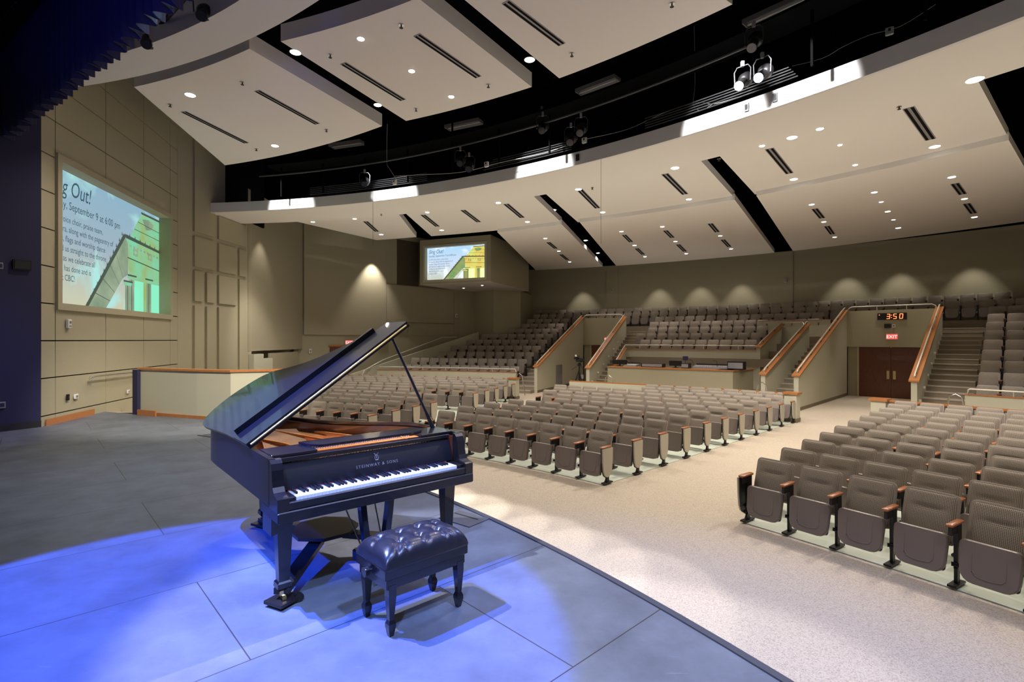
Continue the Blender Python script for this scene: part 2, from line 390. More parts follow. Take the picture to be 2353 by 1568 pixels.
# walls closing the hall and stage where the photo does not look
cl = nb(M_wall).slab(pol(43.9, 22), Vector((-cos(R(22)), -sin(R(22)))), Vector((sin(R(22)), -cos(R(22)))), [(0, FL), (24, FL), (24, TOP), (0, TOP)], .3)
struct('wall_right', cl)
# black roof deck
struct('ceiling', nb(M_black).prism([(-20, -10), (30, -10), (42, 12), (30, 46), (-20, 46)], TOP, TOP+.2))
# black upstand above the rear ceiling so the void reads black
# low cap wall on the stage side
def wall_run(pts, z0, z1, t, m, capm=None, cap=.045, name='wall_low', over=.03, base=None):
    mb = nb(m)
    P = [Vector(p) for p in pts]
    def off(i, dist):
        if i == 0: d = (P[1]-P[0]).normalized()
        elif i == len(P)-1: d = (P[-1]-P[-2]).normalized()
        else: d = ((P[i]-P[i-1]).normalized()+(P[i+1]-P[i]).normalized()).normalized()
        return P[i]+Vector((-d.y, d.x))*dist
    def strip(mb, a, b, za, zb):
        for i in range(len(P)-1):
            q = [off(i, a), off(i+1, a), off(i+1, b), off(i, b)]
            mb.prism(q, za, zb)
    strip(mb, 0, t, z0, z1); o = struct(name, mb)
    if capm: c = nb(capm); strip(c, -over, t+over, z1, z1+cap); struct('trim_cap', c)
    if base: c = nb(base); strip(c, -.012, 0, z0, z0+.12); strip(c, t, t+.012, z0, z0+.12); struct('baseboard_low', c)
    return o
wall_run([(-8.62, 11.95), (-6.85, 11.25), (-5.95, 10.95), (-5.3, 11.25), (-5.0, 11.4)], 0, 1.03, .15, M_lowwall, M_wood, name='wall_ramp')
nw = nb(M_blue).box((-8.62, 11.98, .515), (.17, .2, 1.03), Matrix.Rotation(R(-22), 3, 'Z')); struct('wall_newel', nw)
bb = nb(M_wood); bb.prism([(-8.5, 11.80), (-7.95, 11.58), (-7.96, 11.55), (-8.53, 11.78)], 0, .13); bb.prism([(-8.5, 11.885), (-5.97, 10.945), (-5.98, 10.915), (-8.51, 11.855)], 0, .07); struct('baseboard_ramp', bb)
# low walls behind the floor blocks, with a post at the aisle
def low_wall(a0, a1, post, r=29.45):
    n = max(4, int(abs(a1-a0)/2))
    pts = [pol(r, a0+(a1-a0)*i/n) for i in range(n+1)]
    wall_run(pts, FL, .06, -.14 if a1 > a0 else .14, M_lowwall, M_wood, name='wall_low', base=M_base)
    if post is not None:
        c = pol(r+.0, post); Mz = Matrix.Rotation(R(post), 3, 'Z')
        p = nb(M_lowwall).box((c.x, c.y, (FL+.08)/2), (.34, .34, .08-FL), Mz); p.use(M_base).box((c.x, c.y, FL+.06), (.36, .36, .12), Mz)
        p.use(M_wood).box((c.x, c.y, .11), (.42, .42, .06), Mz); struct('trim_post', p)
low_wall(44.5, 59.7, 44.4); low_wall(64.6, 83, 64.5); low_wall(40.2, 24, 40.1)

# --- raked tiers
def tz(k): return FL+.3+.33*(k-1)          # floor of row k
def tr_(k): return 32.1 if k == 1 else 32.45+.93*(k-1)   # its front edge
T1, T2, TW1, TW2 = 64.6, 45.5, 2.35, 3.1
t1L = lambda r: T1+math.degrees(.15/r)
t1R = lambda r: T1-math.degrees(math.asin((TW1+.15)/r))
t2L = lambda r: T2+math.degrees(.15/r)
t2R = lambda r: T2-math.degrees(math.asin((TW2+.15)/r))
def wside(r):                               # angle where a ring meets the side wall
    O = P695-C; b = O.dot(W3); c = O.dot(O)-r*r; t = -b+math.sqrt(b*b-c); p = O+W3*t
    return math.degrees(math.atan2(p.y, p.x))
stL = lambda r: T1+math.degrees(1.25/r)     # left stair of tunnel 1
stM = lambda r: T1-math.degrees(math.asin((TW1+.15+.95)/r))
stM2 = lambda r: T2+math.degrees(1.3/r)
stR = lambda r: T2-math.degrees(math.asin((TW2+.15+1.2)/r))
ROWS = 11
fz = MB().use(M_carpet_dark)
def tier(a0, a1, k0, k1, depth_to=None):
    for k in range(k0, k1+1):
        zone(tr_(k), tr_(k+1) if k < ROWS else 43.7, a0, a1, tz(k)-.35 if k > 1 else FL, tz(k), fz, 20)
tier(t1L, lambda r: wside(r), 1, 7); tier(25, t2R, 1, 7)
tier(stM, t1R, 1, 7); tier(t2L, lambda r: T2+math.degrees(1.3/r), 1, 7)       # stairs beside the booth
tier(lambda r: T2+math.degrees(1.3/r), stM, 5, 7)
for a0, a1, skip8 in ((22, t2R, 0), (t2R, t2L, 1), (t2L, t1R, 0), (t1R, t1L, 1), (t1L, wside, 0)):
    if skip8: zone(39.3, tr_(9), a0, a1, tz(8)-.35, tz(8), fz, 8)
    tier(a0, a1, 9 if skip8 else 8, 11)
struct('floor_tiers', fz)
st = MB().use(M_carpet_dark)
def stairs(a0, a1, k0=1, k1=9):
    for k in range(k0, k1+1):
        zone(tr_(k)-.45, tr_(k), a0, a1, tz(k)-.35, tz(k)-.165, st, 2)
stairs(t1L, stL); stairs(stM, t1R); stairs(t2L, stM2, 1, 7); stairs(stR, t2R)
stairs(lambda r: wside(r)-math.degrees(1.35/r), wside, 1, 10)
stairs(stM2, lambda r: stM2(r)-.0+math.degrees(.0/r)+.01, 9, 9)
struct('floor_stairs', st)
M_nose = mat('stair_nosing', (.46, .41, .33), .7)
ns_ = MB().use(M_nose)
def noses(a0, a1, k0, k1):
    for k in range(k0, k1+1):
        for rr, z in ((tr_(k), tz(k)), (tr_(k)-.45, tz(k)-.165)): zone(rr-.012, rr+.04, a0, a1, z-.03, z+.004, ns_, 2)
noses(t1L, stL, 1, 9); noses(stM, t1R, 1, 9); noses(t2L, stM2, 1, 7); noses(stR, t2R, 1, 9)
struct('trim_nosing', ns_)
# front wall of the raked blocks, with cap and rail
def front_wall(a0, a1):
    n = 12; pts = [pol(32.08, a0+(a1-a0)*i/n) for i in range(n+1)]
    wall_run(pts, FL, .16, .12 if a1 < a0 else -.12, M_lowwall, M_wood, .03, 'wall_rake', .02, M_base)
    rl = thing('guard_rail', 'cream metal guard rail on the low wall before the %s raked seats' % ('left' if a0 > 60 else 'right'), 'railing')
    top = [Vector((*pol(32.1, a0+(a1-a0)*i/n), .33)) for i in range(n+1)]
    d0 = (top[1]-top[0]).normalized()*.06; pt = [top[0]+d0*1-Vector((0, 0, .14)), top[0]+d0*1.1-Vector((0, 0, .03)), top[0]+d0*1.8]+top[1:-1]+[top[-1]-d0, top[-1]-Vector((0, 0, .14))]
    nb(M_rail).tube(pt, .024, 8).build('top_rail', rl, 50)
    for i in range(2, n, 2): p = top[i]; nb(M_rail).tube([p, p-Vector((0, 0, .14))], .014, 6).build('post', rl, 50)
front_wall(79.8, 66.5); front_wall(37.7, 27)
# tunnel walls
def frame(T): e = Vector((cos(R(T)), sin(R(T)))); return C+e*32.1, e, Vector((sin(R(T)), -cos(R(T))))
def rake_wall(O, e, n, poly, t, side, name, capw=.26):
    """a wall whose top rises with the seats: poly (s,z) with the two top points last"""
    struct(name, nb(M_lowwall).slab(O, e, n, poly, t))
    (s1, z1), (s0, z0) = poly[-2], poly[-1]
    o = struct('trim_cap', nb(M_wood).slab(O+n*(t/2-capw/2), e, n, [(s0-.05, z0), (s1, z1), (s1, z1+.045), (s0-.05, z0+.045)], capw))
    rl = thing('handrail', side, 'handrail')
    mid = O+n*(t/2)
    P = lambda s, dz: Vector((*(mid+e*s), z0+(z1-z0)*(s-s0)/(s1-s0)+dz))
    nb(M_rail).tube([P(s0+.12, .06), P(s0+.12, .12), P(s0+.2, .16), P(s1-.15, .16), P(s1-.02, .13)], .026, 8).build('rail', rl, 50)
    k = 0
    s = s0+.5
    while s < s1: nb(M_blk).tube([P(s, .03), P(s, .15)], .012, 6).build('bracket', rl); s += 1.3
def tunnel(T, w, names, labels):
    O, e, n = frame(T)
    rake_wall(O, e, -n, [(0, FL), (7.0, FL), (7.0, 3.0), (0, .44)], .15, labels[0], 'wall_tunnel')
    rake_wall(O+n*w, e, n, [(0, FL), (7.0, FL), (7.0, 3.0), (0, .44)], .15, labels[1], 'wall_tunnel')
    h = nb(M_wall).slab(O+e*7.0, n, e, [(-.15, 1.42), (w+.15, 1.42), (w+.15, 2.98), (-.15, 2.98)], .15)
    h.slab(O+e*7.15, n, e, [(0, FL), (.42, FL), (.42, 1.42), (0, 1.42)], .2); h.slab(O+e*7.15, n, e, [(w-.36, FL), (w, FL), (w, 1.42), (w-.36, 1.42)], .2)
    h.slab(O+e*7.2, n, e, [(-.15, 1.42), (w+.15, 1.42), (w+.15, 1.5), (-.15, 1.5)], .5)
    struct('wall_header', h)
    b = nb(M_base); b.slab(O, e, n, [(0, FL), (7.0, FL), (7.0, FL+.12), (0, FL+.12)], .012); struct('baseboard_tunnel', b)
    return O, e, n
O1, e1, n1 = tunnel(T1, TW1, None, ('white handrail above the oak cap, left side of the far-left passage', 'white handrail above the oak cap, right side of the far-left passage'))
O2, e2, n2 = tunnel(T2, TW2, None, ('white handrail left of the passage under the red clock', 'white handrail right of the passage under the red clock'))
# header guard rails
for O, e, n, w, nm in ((O1, e1, n1, TW1, 'far-left passage, above its exit sign'), (O2, e2, n2, TW2, 'passage to the double doors, above the red clock')):
    rl = thing('guard_rail', 'low metal guard rail over the '+nm, 'railing')
    P = lambda s, z: Vector((*(O+e*7.05+n*s), z))
    nb(M_rail).tube([P(.05, 3.0), P(.06, 3.1), P(.18, 3.16), P(w-.18, 3.16), P(w-.06, 3.1), P(w-.05, 3.0)], .024, 8).build('top_rail', rl, 50)
    for s in (w*.35, w*.68): nb(M_rail).tube([P(s, 2.98), P(s, 3.15)], .014, 6).build('post', rl)
# small passage beside the sound booth
def seg(pa, pb): d = (pb-pa); return pa, d.normalized(), d.length
Ob, eb, lb = seg(pol(32.1, 47.7), pol(37.9, 47.5)); nb_ = Vector((eb.y, -eb.x))
rake_wall(Ob, eb, nb_, [(0, FL), (lb, FL), (lb, 2.4), (0, .44)], .15, 'white handrail on the sloping wall left of the narrow stairs', 'wall_booth_stair')
Oa, ea, la = seg(pol(36.2, 49.9), pol(38.9, 49.4)); na = Vector((ea.y, -ea.x))
rake_wall(Oa, ea, na, [(0, FL), (la, FL), (la, 2.42), (0, 1.36)], .15, 'short white handrail on the wall beside the sound booth', 'wall_booth_side')
# wall continuing down from the booth side to the aisle floor
hb = nb(M_lowwall)
q = [pol(38.9, 49.5), pol(38.0, 47.5), pol(38.1, 47.4), pol(39.05, 49.4)]; hb.prism(q, FL, 2.3)
q = [pol(39.3, 50.9), pol(39.3, 46.5), pol(39.42, 46.5), pol(39.42, 50.9)]; hb.prism(q, 1.2, 2.62)
struct('wall_booth_header', hb)
cp = nb(M_wood).prism([pol(39.27, 50.95), pol(39.27, 46.45), pol(39.45, 46.45), pol(39.45, 50.95)], 2.62, 2.65); struct('trim_cap', cp)
q = nb(M_rail).tube([Vector((*pol(38.9, 49.35), 2.4)), Vector((*pol(38.88, 49.3), 2.5)), Vector((*pol(38.1, 47.75), 2.5)), Vector((*pol(38.05, 47.65), 2.4))], .022, 8).build('guard_rail', None, 50)
tag(q, 'short curved metal guard rail between the two sloping booth walls', 'railing')
# booth: back wall, side wall, desk wall
bwk = nb(M_lowwall)
bpts = [pol(36.2, 59.6-(59.6-49.9)*i/8) for i in range(9)]
wall_run(bpts, -.45, 1.25, .12, M_lowwall, M_wood, .03, 'wall_booth_back', .02)
rl = thing('guard_rail', 'cream metal guard rail along the top of the sound booth back wall', 'railing')
top = [Vector((*p, 1.45)) for p in bpts]
nb(M_rail).tube([top[0]-Vector((0, 0, .17)), top[0]]+top[1:-1]+[top[-1], top[-1]-Vector((0, 0, .17))], .024, 8).build('top_rail', rl, 50)
for p in top[1:-1:2]: nb(M_rail).tube([p, p-Vector((0, 0, .18))], .014, 6).build('post', rl)
Os, es, ls = seg(pol(33.2, 58.55), pol(36.2, 59.5)); ns = Vector((es.y, -es.x))
rake_wall(Os, es, -ns, [(0, FL), (ls, FL), (ls, 1.28), (0, .58)], .12, 'short white handrail on the sloping wall at the sound booth left end', 'wall_booth_left', .2)
fb = nb(M_carpet_dark); zone(32.3, 36.2, stM2, stM, FL, -.45, fb, 12); struct('floor_booth', fb)
# booth desk
dk = thing('booth_desk', 'tan panelled sound booth desk with oak top behind the middle seats', 'desk')
dz = .52
dpl = [pol(32.35, theta(1396, 32.35)), pol(32.35, theta(1684, 32.35)), pol(34.0, theta(1731, 34.0))]
f_ = nb(M_wall)
for a, b in zip(dpl, dpl[1:]):
    d = (b-a).normalized(); n_ = Vector((-d.y, d.x)); f_.prism([a, b, b+n_*.1, a+n_*.1], FL, dz)
f_.build('front_panel', dk)
t_ = nb(M_wood)
for a, b in zip(dpl, dpl[1:]):
    d = (b-a).normalized(); n_ = Vector((-d.y, d.x)); t_.prism([a-n_*.04, b-n_*.04, b+n_*.7, a+n_*.7], dz, dz+.04)
t_.build('desktop', dk)
# stringer wall and handrail of the side stair (far left)
def on3(d, off): return P695+W3*((d-25.4)/W3.y)-N3*off
sr = nb(M_lowwall); a_, b_ = on3(26.4, .9), on3(33.2, .9)
sr.slab(a_, W3, -N3, [(0, FL), (9.3, FL), (9.3, 2.2), (0, -.2)], .1); struct('wall_stringer', sr)
rl = thing('handrail', 'long white handrail climbing the side wall left of the raked seats', 'handrail')
hp = [Vector((-7.7, 26.3, -.3)), Vector((-7.55, 26.5, .16)), Vector((-6.9, 27.7, .63)), Vector((-4.18, 31, 1.85)), Vector((-3.4, 31.9, 1.88))]
nb(M_rail).tube(hp, .028, 8).build('rail', rl, 50)

# --- ceilings
def panel(name, cs, z, t=.22, m=None, n=10, lip=M_fascia):
    A, B, Cc, D = [at(*p, z=z).to_2d()-C for p in cs]     # front-left, front-right, rear-right, rear-left
    pp = lambda v: (v.length, math.degrees(math.atan2(v.y, v.x)))
    def arcp(P, Q): (r0, a0), (r1, a1) = pp(P), pp(Q); return [pol(r0+(r1-r0)*i/n, a0+(a1-a0)*i/n) for i in range(n+1)]
    poly = arcp(A, B)+arcp(Cc, D)
    a = sum(poly[i][0]*poly[(i+1) % len(poly)][1]-poly[(i+1) % len(poly)][0]*poly[i][1] for i in range(len(poly)))
    if a < 0: poly = poly[::-1]
    mb = MB(); k = len(poly)
    mb.use(m or M_ceil).add([(p.x, p.y, z) for p in poly], [tuple(range(k-1, -1, -1))])
    mb.use(lip).add([(p.x, p.y, z) for p in poly]+[(p.x, p.y, z+t) for p in poly], [(i, (i+1) % k, (i+1) % k+k, i+k) for i in range(k)]+[tuple(range(k, 2*k))])
    return struct(name, mb)
ZF, ZA, ZB = 6.95, 6.42, 6.28
panel('ceiling_cloud', [(308, 200), (573, 112), (878, 290), (517, 380)], ZF, .3)
panel('ceiling_cloud', [(645, 95), (960, -5), (1222, 200), (933, 278)], ZF, .3)
panel('ceiling_cloud', [(1062, -5), (1430, -165), (1683, 10), (1285, 180)], ZF, .3)
panel('ceiling_panel', [(640, 500), (900, 472), (957, 545), (865, 552)], ZA)
panel('ceiling_panel', [(920, 480), (1212, 438), (1291, 512.5), (991, 543)], ZA)
panel('ceiling_panel', [(1245, 438), (1600, 358), (1688, 455), (1328, 511)], ZA)
panel('ceiling_panel', [(1640, 344), (2236, 165), (2318, 318), (1735, 447)], ZA)
panel('ceiling_panel', [(1143, 534), (1291, 516), (1385, 613), (1231, 621)], ZB, .2)
panel('ceiling_panel', [(1332, 511), (1688, 459), (1780, 581), (1416, 611)], ZB, .2)
panel('ceiling_panel', [(1738, 450), (2318, 322), (2420, 500), (1822, 577)], ZB, .2)
# steps between the two ceiling levels are the panels' own front lips; ring soffit with its fascia
sf = MB().use(M_ceil)
ring(23.0, 24.75, 28, 86.6, 6.12, 6.13, sf, 70)
struct('ceiling_soffit', sf)
fs_ = MB().use(M_fascia); ring(22.96, 23.04, 28, 86.6, 6.115, 6.44, fs_, 70); ring(24.71, 24.745, 28, 86.6, 6.132, 6.419, fs_, 70)
struct('ceiling_fascia', fs_)
# proscenium bulkhead
bk = MB().use(M_fascia); ring(15.5, 16.2, 25, 88, 7.0, 7.02, bk, 50); ring(16.15, 16.195, 25, 88, 7.021, 8.2, bk, 50); ring(15.505, 15.54, 25, 88, 7.021, 7.7, bk, 50); ring(13.9, 15.5, 25, 88, 7.7, 7.74, bk, 50)
struct('ceiling_bulkhead', bk)
# black void walls
vb = MB().use(M_black); ring(25.2, 25.3, 24, 79, 6.7, TOP, vb, 30); ring(16.9, 17.0, 20, 90, 8.2, TOP, vb, 30)
ring(43.5, 43.6, 22, 75, 6.62, TOP, vb, 30)
struct('ceiling_void', vb)
# screen box hanging in the far corner
bx = thing('projection_box', 'tan boxed housing hanging from the ceiling around the small far screen', 'screen housing', (0, 0, 0))
pr = Vector((-1.13, 27.5)); fx = Vector((.928, -.373)); bkx = Vector((.373, .928)); pl_ = pr-fx*4.35
zb, zt = 4.82, 7.3
m_ = nb(M_wall)
poly = [pl_, pr, pr+bkx*5.9, Vector((-2.42, 33.35)), Vector((-3.6, 32.2))]
# hollow front so that the screen sits in a recess
fw = 4.35; rs0, rs1, rz0, rz1 = .33, 4.0, 5.05, 6.86
def bf(s0, s1, z0, z1, dep): m_.slab(pl_, fx, bkx, [(s0, z0), (s1, z0), (s1, z1), (s0, z1)], dep)
bf(0, rs0, zb, zt, .3); bf(rs1, fw, zb, zt, .3); bf(rs0, rs1, zb, rz0, .3); bf(rs0, rs1, rz1, zt, .3)
m_.prism([pl_+bkx*.3, pr+bkx*.3, pr+bkx*5.9, Vector((-2.42, 33.35)), Vector((-3.6, 32.2))], zb, zt)
m_.build('housing', bx)
b2 = nb(M_ceil).prism([pl_+fx*.02+bkx*.02, pr-fx*.02+bkx*.02, pr+bkx*5.85, Vector((-2.42, 33.3)), Vector((-3.6, 32.1))], zb-.012, zb); b2.build('underside', bx)
f2 = nb(M_lowwall)
for s0, s1, z0, z1 in ((rs0-.12, rs0, rz0-.12, rz1+.12), (rs1, rs1+.12, rz0-.12, rz1+.12), (rs0, rs1, rz0-.12, rz0), (rs0, rs1, rz1, rz1+.12)):
    f2.slab(pl_-bkx*.03, fx, bkx, [(s0, z0), (s1, z0), (s1, z1), (s0, z1)], .03)
f2.build('frame', bx)
for s_, d_ in ((1.4, 2.6), (3.1, 1.6)):
    p = pl_+fx*s_+bkx*d_; nb(M_lens).lathe([(.06, zb-.02), (.06, zb-.013)], (p.x, p.y, 0), 12).build('downlight', bx)
# column block under the box
struct('wall_column', nb(M_wall).prism([(-2.42, 33.4), (-1.15, 32.1), (.55, 33.0), (1.6, 36.9), (1.0, 37.5)], FL, zb-.013))

# hung acoustic panels on the side walls
def local(mb, name, p, e, L, z0, z1, t):     # a board hung on the hall face of a wall running along e
    mb.box((L/2, -t/2, (z1-z0)/2), (L, t, z1-z0)); o = mb.build(name); o.location = (p.x, p.y, z0); o.rotation_euler = (0, 0, math.atan2(e.y, e.x)); return o
def hang(O, e, n, s0, s1, z0, z1, t, label, grp='acoustic panels on the side wall', m=None, off=0):
    o = local(nb(m or M_panel), 'acoustic_panel', O+e*s0-n*(off+.002), e, s1-s0, z0, z1, t)
    tag(o, label, 'wall panel', grp); return o
# the cross relief: columns and rows
cx = [(c2s(a), c2s(b)) for a, b in ((442.5, 463), (471, 490), (442.5, 490), (498.6, 539.4), (545.8, 564), (498.6, 564))]
LBL = 'raised tan block of the cross relief, '
for (s0, s1), z0, z1, l in ((cx[2], 5.30, 8.6, 'tall one at its upper left'), (cx[2], 4.14, 5.15, 'upper-left square'),
        (cx[0], 3.0, 4.01, 'left narrow block below the top square'), (cx[1], 3.0, 4.01, 'right narrow block below the top square'),
        (cx[0], 0, 2.85, 'tall narrow outer strip at its lower left'), (cx[1], 0, 2.85, 'tall narrow inner strip at its lower left'),
        (cx[5], 5.28, 6.1, 'wide block under the white fascia'), (cx[3], 4.14, 5.13, 'centre square'), (cx[3], 3.0, 4.0, 'square below the centre square'),
        (cx[3], 0, 2.87, 'tall wide strip at its lower centre'), (cx[4], 4.13, 5.13, 'narrow one right of the centre square'), (cx[4], 0, 4.0, 'tallest strip at its right edge')):
    o = local(nb(M_wall), 'relief_panel', B0+W2*s0-N2*.002, W2, s1-s0, z0, z1, .07); tag(o, LBL+l, 'wall panel', 'cross relief blocks')
l5_ = (P695-P567).length
hang(P567, e5, n5, .05, l5_-.02, 1.27, 7.6, .12, 'largest tan acoustic panel, right of the cross relief, lit across its lower half', off=-.1)
def w3s(px):
    t = (px-CX)/F; k = (t*25.4+10.3)/(1-1.014*t); return k*math.hypot(1, 1.014)
hang(P695, W3, N3, .05, w3s(885), 1.97, 7.6, .12, 'wide tan acoustic panel with a tall cone of light, above the hidden exit')
hang(P695, W3, N3, w3s(886), w3s(1040), 2.72, 4.8, .12, 'tan acoustic panel in shade below and left of the screen box')
hang(P695, W3, N3, w3s(937), w3s(1054), 1.97, 2.68, .05, 'low dark tan acoustic panel right of the raised piano lid tip')
hang(P695, W3, N3, w3s(1042), w3s(1056), 1.97, 4.7, .06, 'narrow dark acoustic strip with a small speaker under the screen box')
dr = local(nb(M_recess), 'recess_shade_board', P695+W3*w3s(912)-N3*.002, W3, w3s(962)-w3s(912), 4.85, 7.4, .02); tag(dr, 'dark flat board standing for the shaded recess left of the screen box', 'recess')
o = nb(M_lowwall).slab(P567+e5*.1-n5*.02, e5, -n5, [(0, FL), (1.6, FL), (1.6, .95), (.8, .95), (.8, 1.15), (0, 1.15)], .2); tag(o.build('wall_block'), 'stepped pale wall block under the largest acoustic panel', 'wall panel')
tag(nb(M_panel).slab(P567+e5*1.75-n5*.0, e5, -n5, [(0, .1), (2.9, .1), (2.9, 1.15), (0, 1.15)], .06).build('acoustic_panel'), 'low wide grey-tan panel under the largest acoustic panel', 'wall panel')
# side door
dd = thing('side_door', 'wooden side door under the exit sign, mostly behind the raised piano lid', 'door', Vector((*(P695+W3*w3s(757)-N3*.03), FL)), math.atan2(W3.y, W3.x))
nb(M_door).box((.5, 0, 1.06), (.98, .05, 2.12)).build('door_leaf', dd); nb(M_wood).box((.5, .01, 2.16), (1.12, .06, .08)).build('door_frame', dd)

# ================================================================== SEATS
def cushion(w, h, t, rad, nx, nz, crease=None, curve=0, bottom_round=0):
    """puffy rounded panel in the XZ plane, front at -? (+Y is the viewer side); returns verts, faces"""
    vs = []; fs = []
    for j in range(nz+1):
        for i in range(nx+1):
            u, v = -1+2*i/nx, -1+2*j/nz
            u = math.copysign(abs(u)**.8, u); v = math.copysign(abs(v)**.8, v)
            x, z = u*w/2, v*h/2
            rr = rad if v > 0 else rad+bottom_round
            cx_, cz_ = w/2-rr, h/2-rr
            if abs(x) > cx_ and abs(z) > cz_:
                dx, dz = abs(x)-cx_, abs(z)-cz_; m = max(dx, dz); L = math.hypot(dx, dz) or 1
                x = math.copysign(cx_+dx*m/L, x); z = math.copysign(cz_+dz*m/L, z)
            y = t*(1-abs(u)**7)**.5*(1-abs(v)**7)**.5
            y += curve*(u*u)
            if crease:
                cz, cw, cd = crease
                if abs(x) < cw: y -= cd*math.exp(-((z-cz)/.019)**2)*(1-(abs(x)/cw)**4)
            vs.append((x, y, z))
    for j in range(nz):
        for i in range(nx):
            a = j*(nx+1)+i; fs.append((a, a+nx+1, a+nx+2, a+1))
    return vs, fs
def rr_out(w, h, rad, n=4, br=0):
    out = []
    for sx, sz, a0 in ((1, -1, -90), (1, 1, 0), (-1, 1, 90), (-1, -1, 180)):
        r = rad if sz > 0 else rad+br
        for k in range(n+1):
            a = R(a0+90*k/n); out.append((sx*(w/2-r)+r*cos(a), sz*(h/2-r)+r*sin(a)))
    return out
def xf(vs, M): return [M @ Vector(v) for v in vs]
BACK_M = Matrix.Translation((0, -.13, .60)) @ Matrix.Rotation(R(17), 4, 'X')   # leans away from the stage
PAN_M = Matrix.Translation((0, .115, .315)) @ Matrix.Rotation(R(9), 4, 'X')
def seat_meshes(hi=True):
    d = {}
    nx, nz = (12, 22) if hi else (4, 5)
    b = nb(M_fabric); v, f = cushion(.475, .50, .045, .045, nx, nz, (.075, .16, .034) if hi else None); b.add(xf(v, BACK_M), [x[::-1] for x in f]); d['backrest'] = b
    n = 4 if hi else 2
    s = nb(M_shell); o = rr_out(.49, .515, .055, n)
    rings = [[BACK_M @ Vector((x*k, y, z*k)) for x, z in o] for y, k in ((-.028, .93), (-.012, 1), (.012, 1), (.018, .97))]
    s.loft(rings); d['back_shell'] = s
    p = nb(M_plastic); o = rr_out(.455, .40, .055, n, .05)
    prof = ((-.03, .96), (-.02, 1), (.022, 1), (.034, .955)) if hi else ((-.03, 1), (.03, .97))
    rings = [[PAN_M @ Vector((x*k*(1+.05*z/.2), y, z*k)) for x, z in o] for y, k in prof]
    p.loft(rings)
    if hi:                                   # raised smile rib with its two uprights
        pts = [(-.125, .12), (-.128, 0), (-.125, -.085), (-.10, -.115), (-.05, -.128), (0, -.132), (.05, -.128), (.10, -.115), (.125, -.085), (.128, 0), (.125, .12)]
        rad = [.001, .002, .0045, .006, .006, .006, .006, .006, .0045, .002, .001]
        p.tube([PAN_M @ Vector((x, .0345, z)) for x, z in pts], rad, 6)
    d['seat_shell'] = p
    q = nb(M_fabric); v, f = cushion(.43, .37, .05, .05, max(4, nx//2), max(4, nz//2)); q.add([PAN_M @ Vector((x, -.03-y, z)) for x, y, z in v], f); d['seat_cushion'] = q
    return d
def arm_mesh(x, end, hi=True):
    a = nb(M_arm)
    a.bbox((x, .07, .632), (.062, .29, .032), .008) if hi else a.box((x, .07, .632), (.06, .29, .03))
    s = nb(M_blk)
    s.box((x, .0, .40), (.035, .10, .45)); s.box((x, .07, .575), (.03, .24, .085))
    s.box((x, .02, .10), (.03, .06, .20)); s.box((x, .03, .022), (.075, .24, .02))
    if hi: s.tube([(x, .06, .22), (x+.03, .07, .22)], .022, 8); s.tube([(x-.03, .06, .22), (x, .07, .22)], .022, 8)
    e = None
    if end:
        e = nb(M_endp); out = math.copysign(1, x)
        prof = [(-.08, .612), (.215, .612), (.205, .40), (.185, .24), (.15, .16), (.09, .125), (.03, .13), (-.02, .17), (-.06, .26), (-.075, .40)]
        if out > 0: pass
        r0 = [Vector((x+out*.018, y, z)) for y, z in prof]; r1 = [Vector((x+out*.045, y, z)) for y, z in prof]
        e.loft([r0, r1])
        s.loft([[Vector((x+out*.003, .065+(y-.065)*1.05, .37+(z-.37)*1.03-.004)) for y, z in prof], [Vector((x+out*.0175, .065+(y-.065)*1.05, .37+(z-.37)*1.03-.004)) for y, z in prof]])
        s.tube([(x, .10, .15), (x, .05, .10), (x, .09, .03)], .018, 6)
    return a, s, e
HI = {k: v.mesh(k, 40) for k, v in seat_meshes(True).items()}
AM = {}
for key, x, e in (('r', -.275, False), ('rE', -.275, True), ('l', .275, False), ('lE', .275, True)):
    a, s, p = arm_mesh(x, e); AM[key] = (a.mesh('armrest', 40), s.mesh('stanchion'), p.mesh('end_panel') if p else None)
LOm = seat_meshes(False)
def seat(pos, rot, ends, label, group):
    t = thing('theater_seat', label, 'seat', pos, rot, group)
    for k, me in HI.items():
        o = bpy.data.objects.new(k, me); COL.objects.link(o); o.parent = t
    for key in ends:
        a, s, p = AM[key]
        for nm, me in (('armrest', a), ('leg', s), ('end_panel', p)):
            if me: o = bpy.data.objects.new(nm, me); COL.objects.link(o); o.parent = t
    return t
ORD = 'first second third fourth fifth sixth seventh eighth ninth tenth eleventh twelfth thirteenth fourteenth fifteenth sixteenth seventeenth eighteenth nineteenth twentieth'.split()
for t_ in 'twenty thirty forty fifty'.split():
    ORD += [('%s-%s' % (t_, o)) for o in ORD[:9]] + [{'twenty': 'thirtieth', 'thirty': 'fortieth', 'forty': 'fiftieth', 'fifty': 'sixtieth'}[t_]]
seats = []           # (distance, pos, rot, ends, block, row, index, visible)
def row(block, k, r, z, aR, aL, fromR=True, skip=None, endR=True, endL=True):
    """seats of one row between the angles aR and aL"""
    step = math.degrees(((.560, .540, .551)[k % 3])/r); n = int((aL-aR)/step+.35)
    for i in range(n):
        j = i if fromR else n-1-i
        a = aR+step*(i+.5) if fromR else aL-step*(n-1-i+.5)
        if skip and skip(i, n): continue
        p = pol(r, a, z); rot = R(a+90)
        ends = ['rE' if (i == 0 and endR) else 'r']
        if i == n-1 or (skip and skip(i+1, n)): ends.append('lE' if (endL and i == n-1) else 'l')
        px = CX+F*p.x/p.y
        vis = -120 < px < 2353+130
        seats.append([p.length, p, rot, ends, block, k, j+1 if fromR else n-i, vis, px])
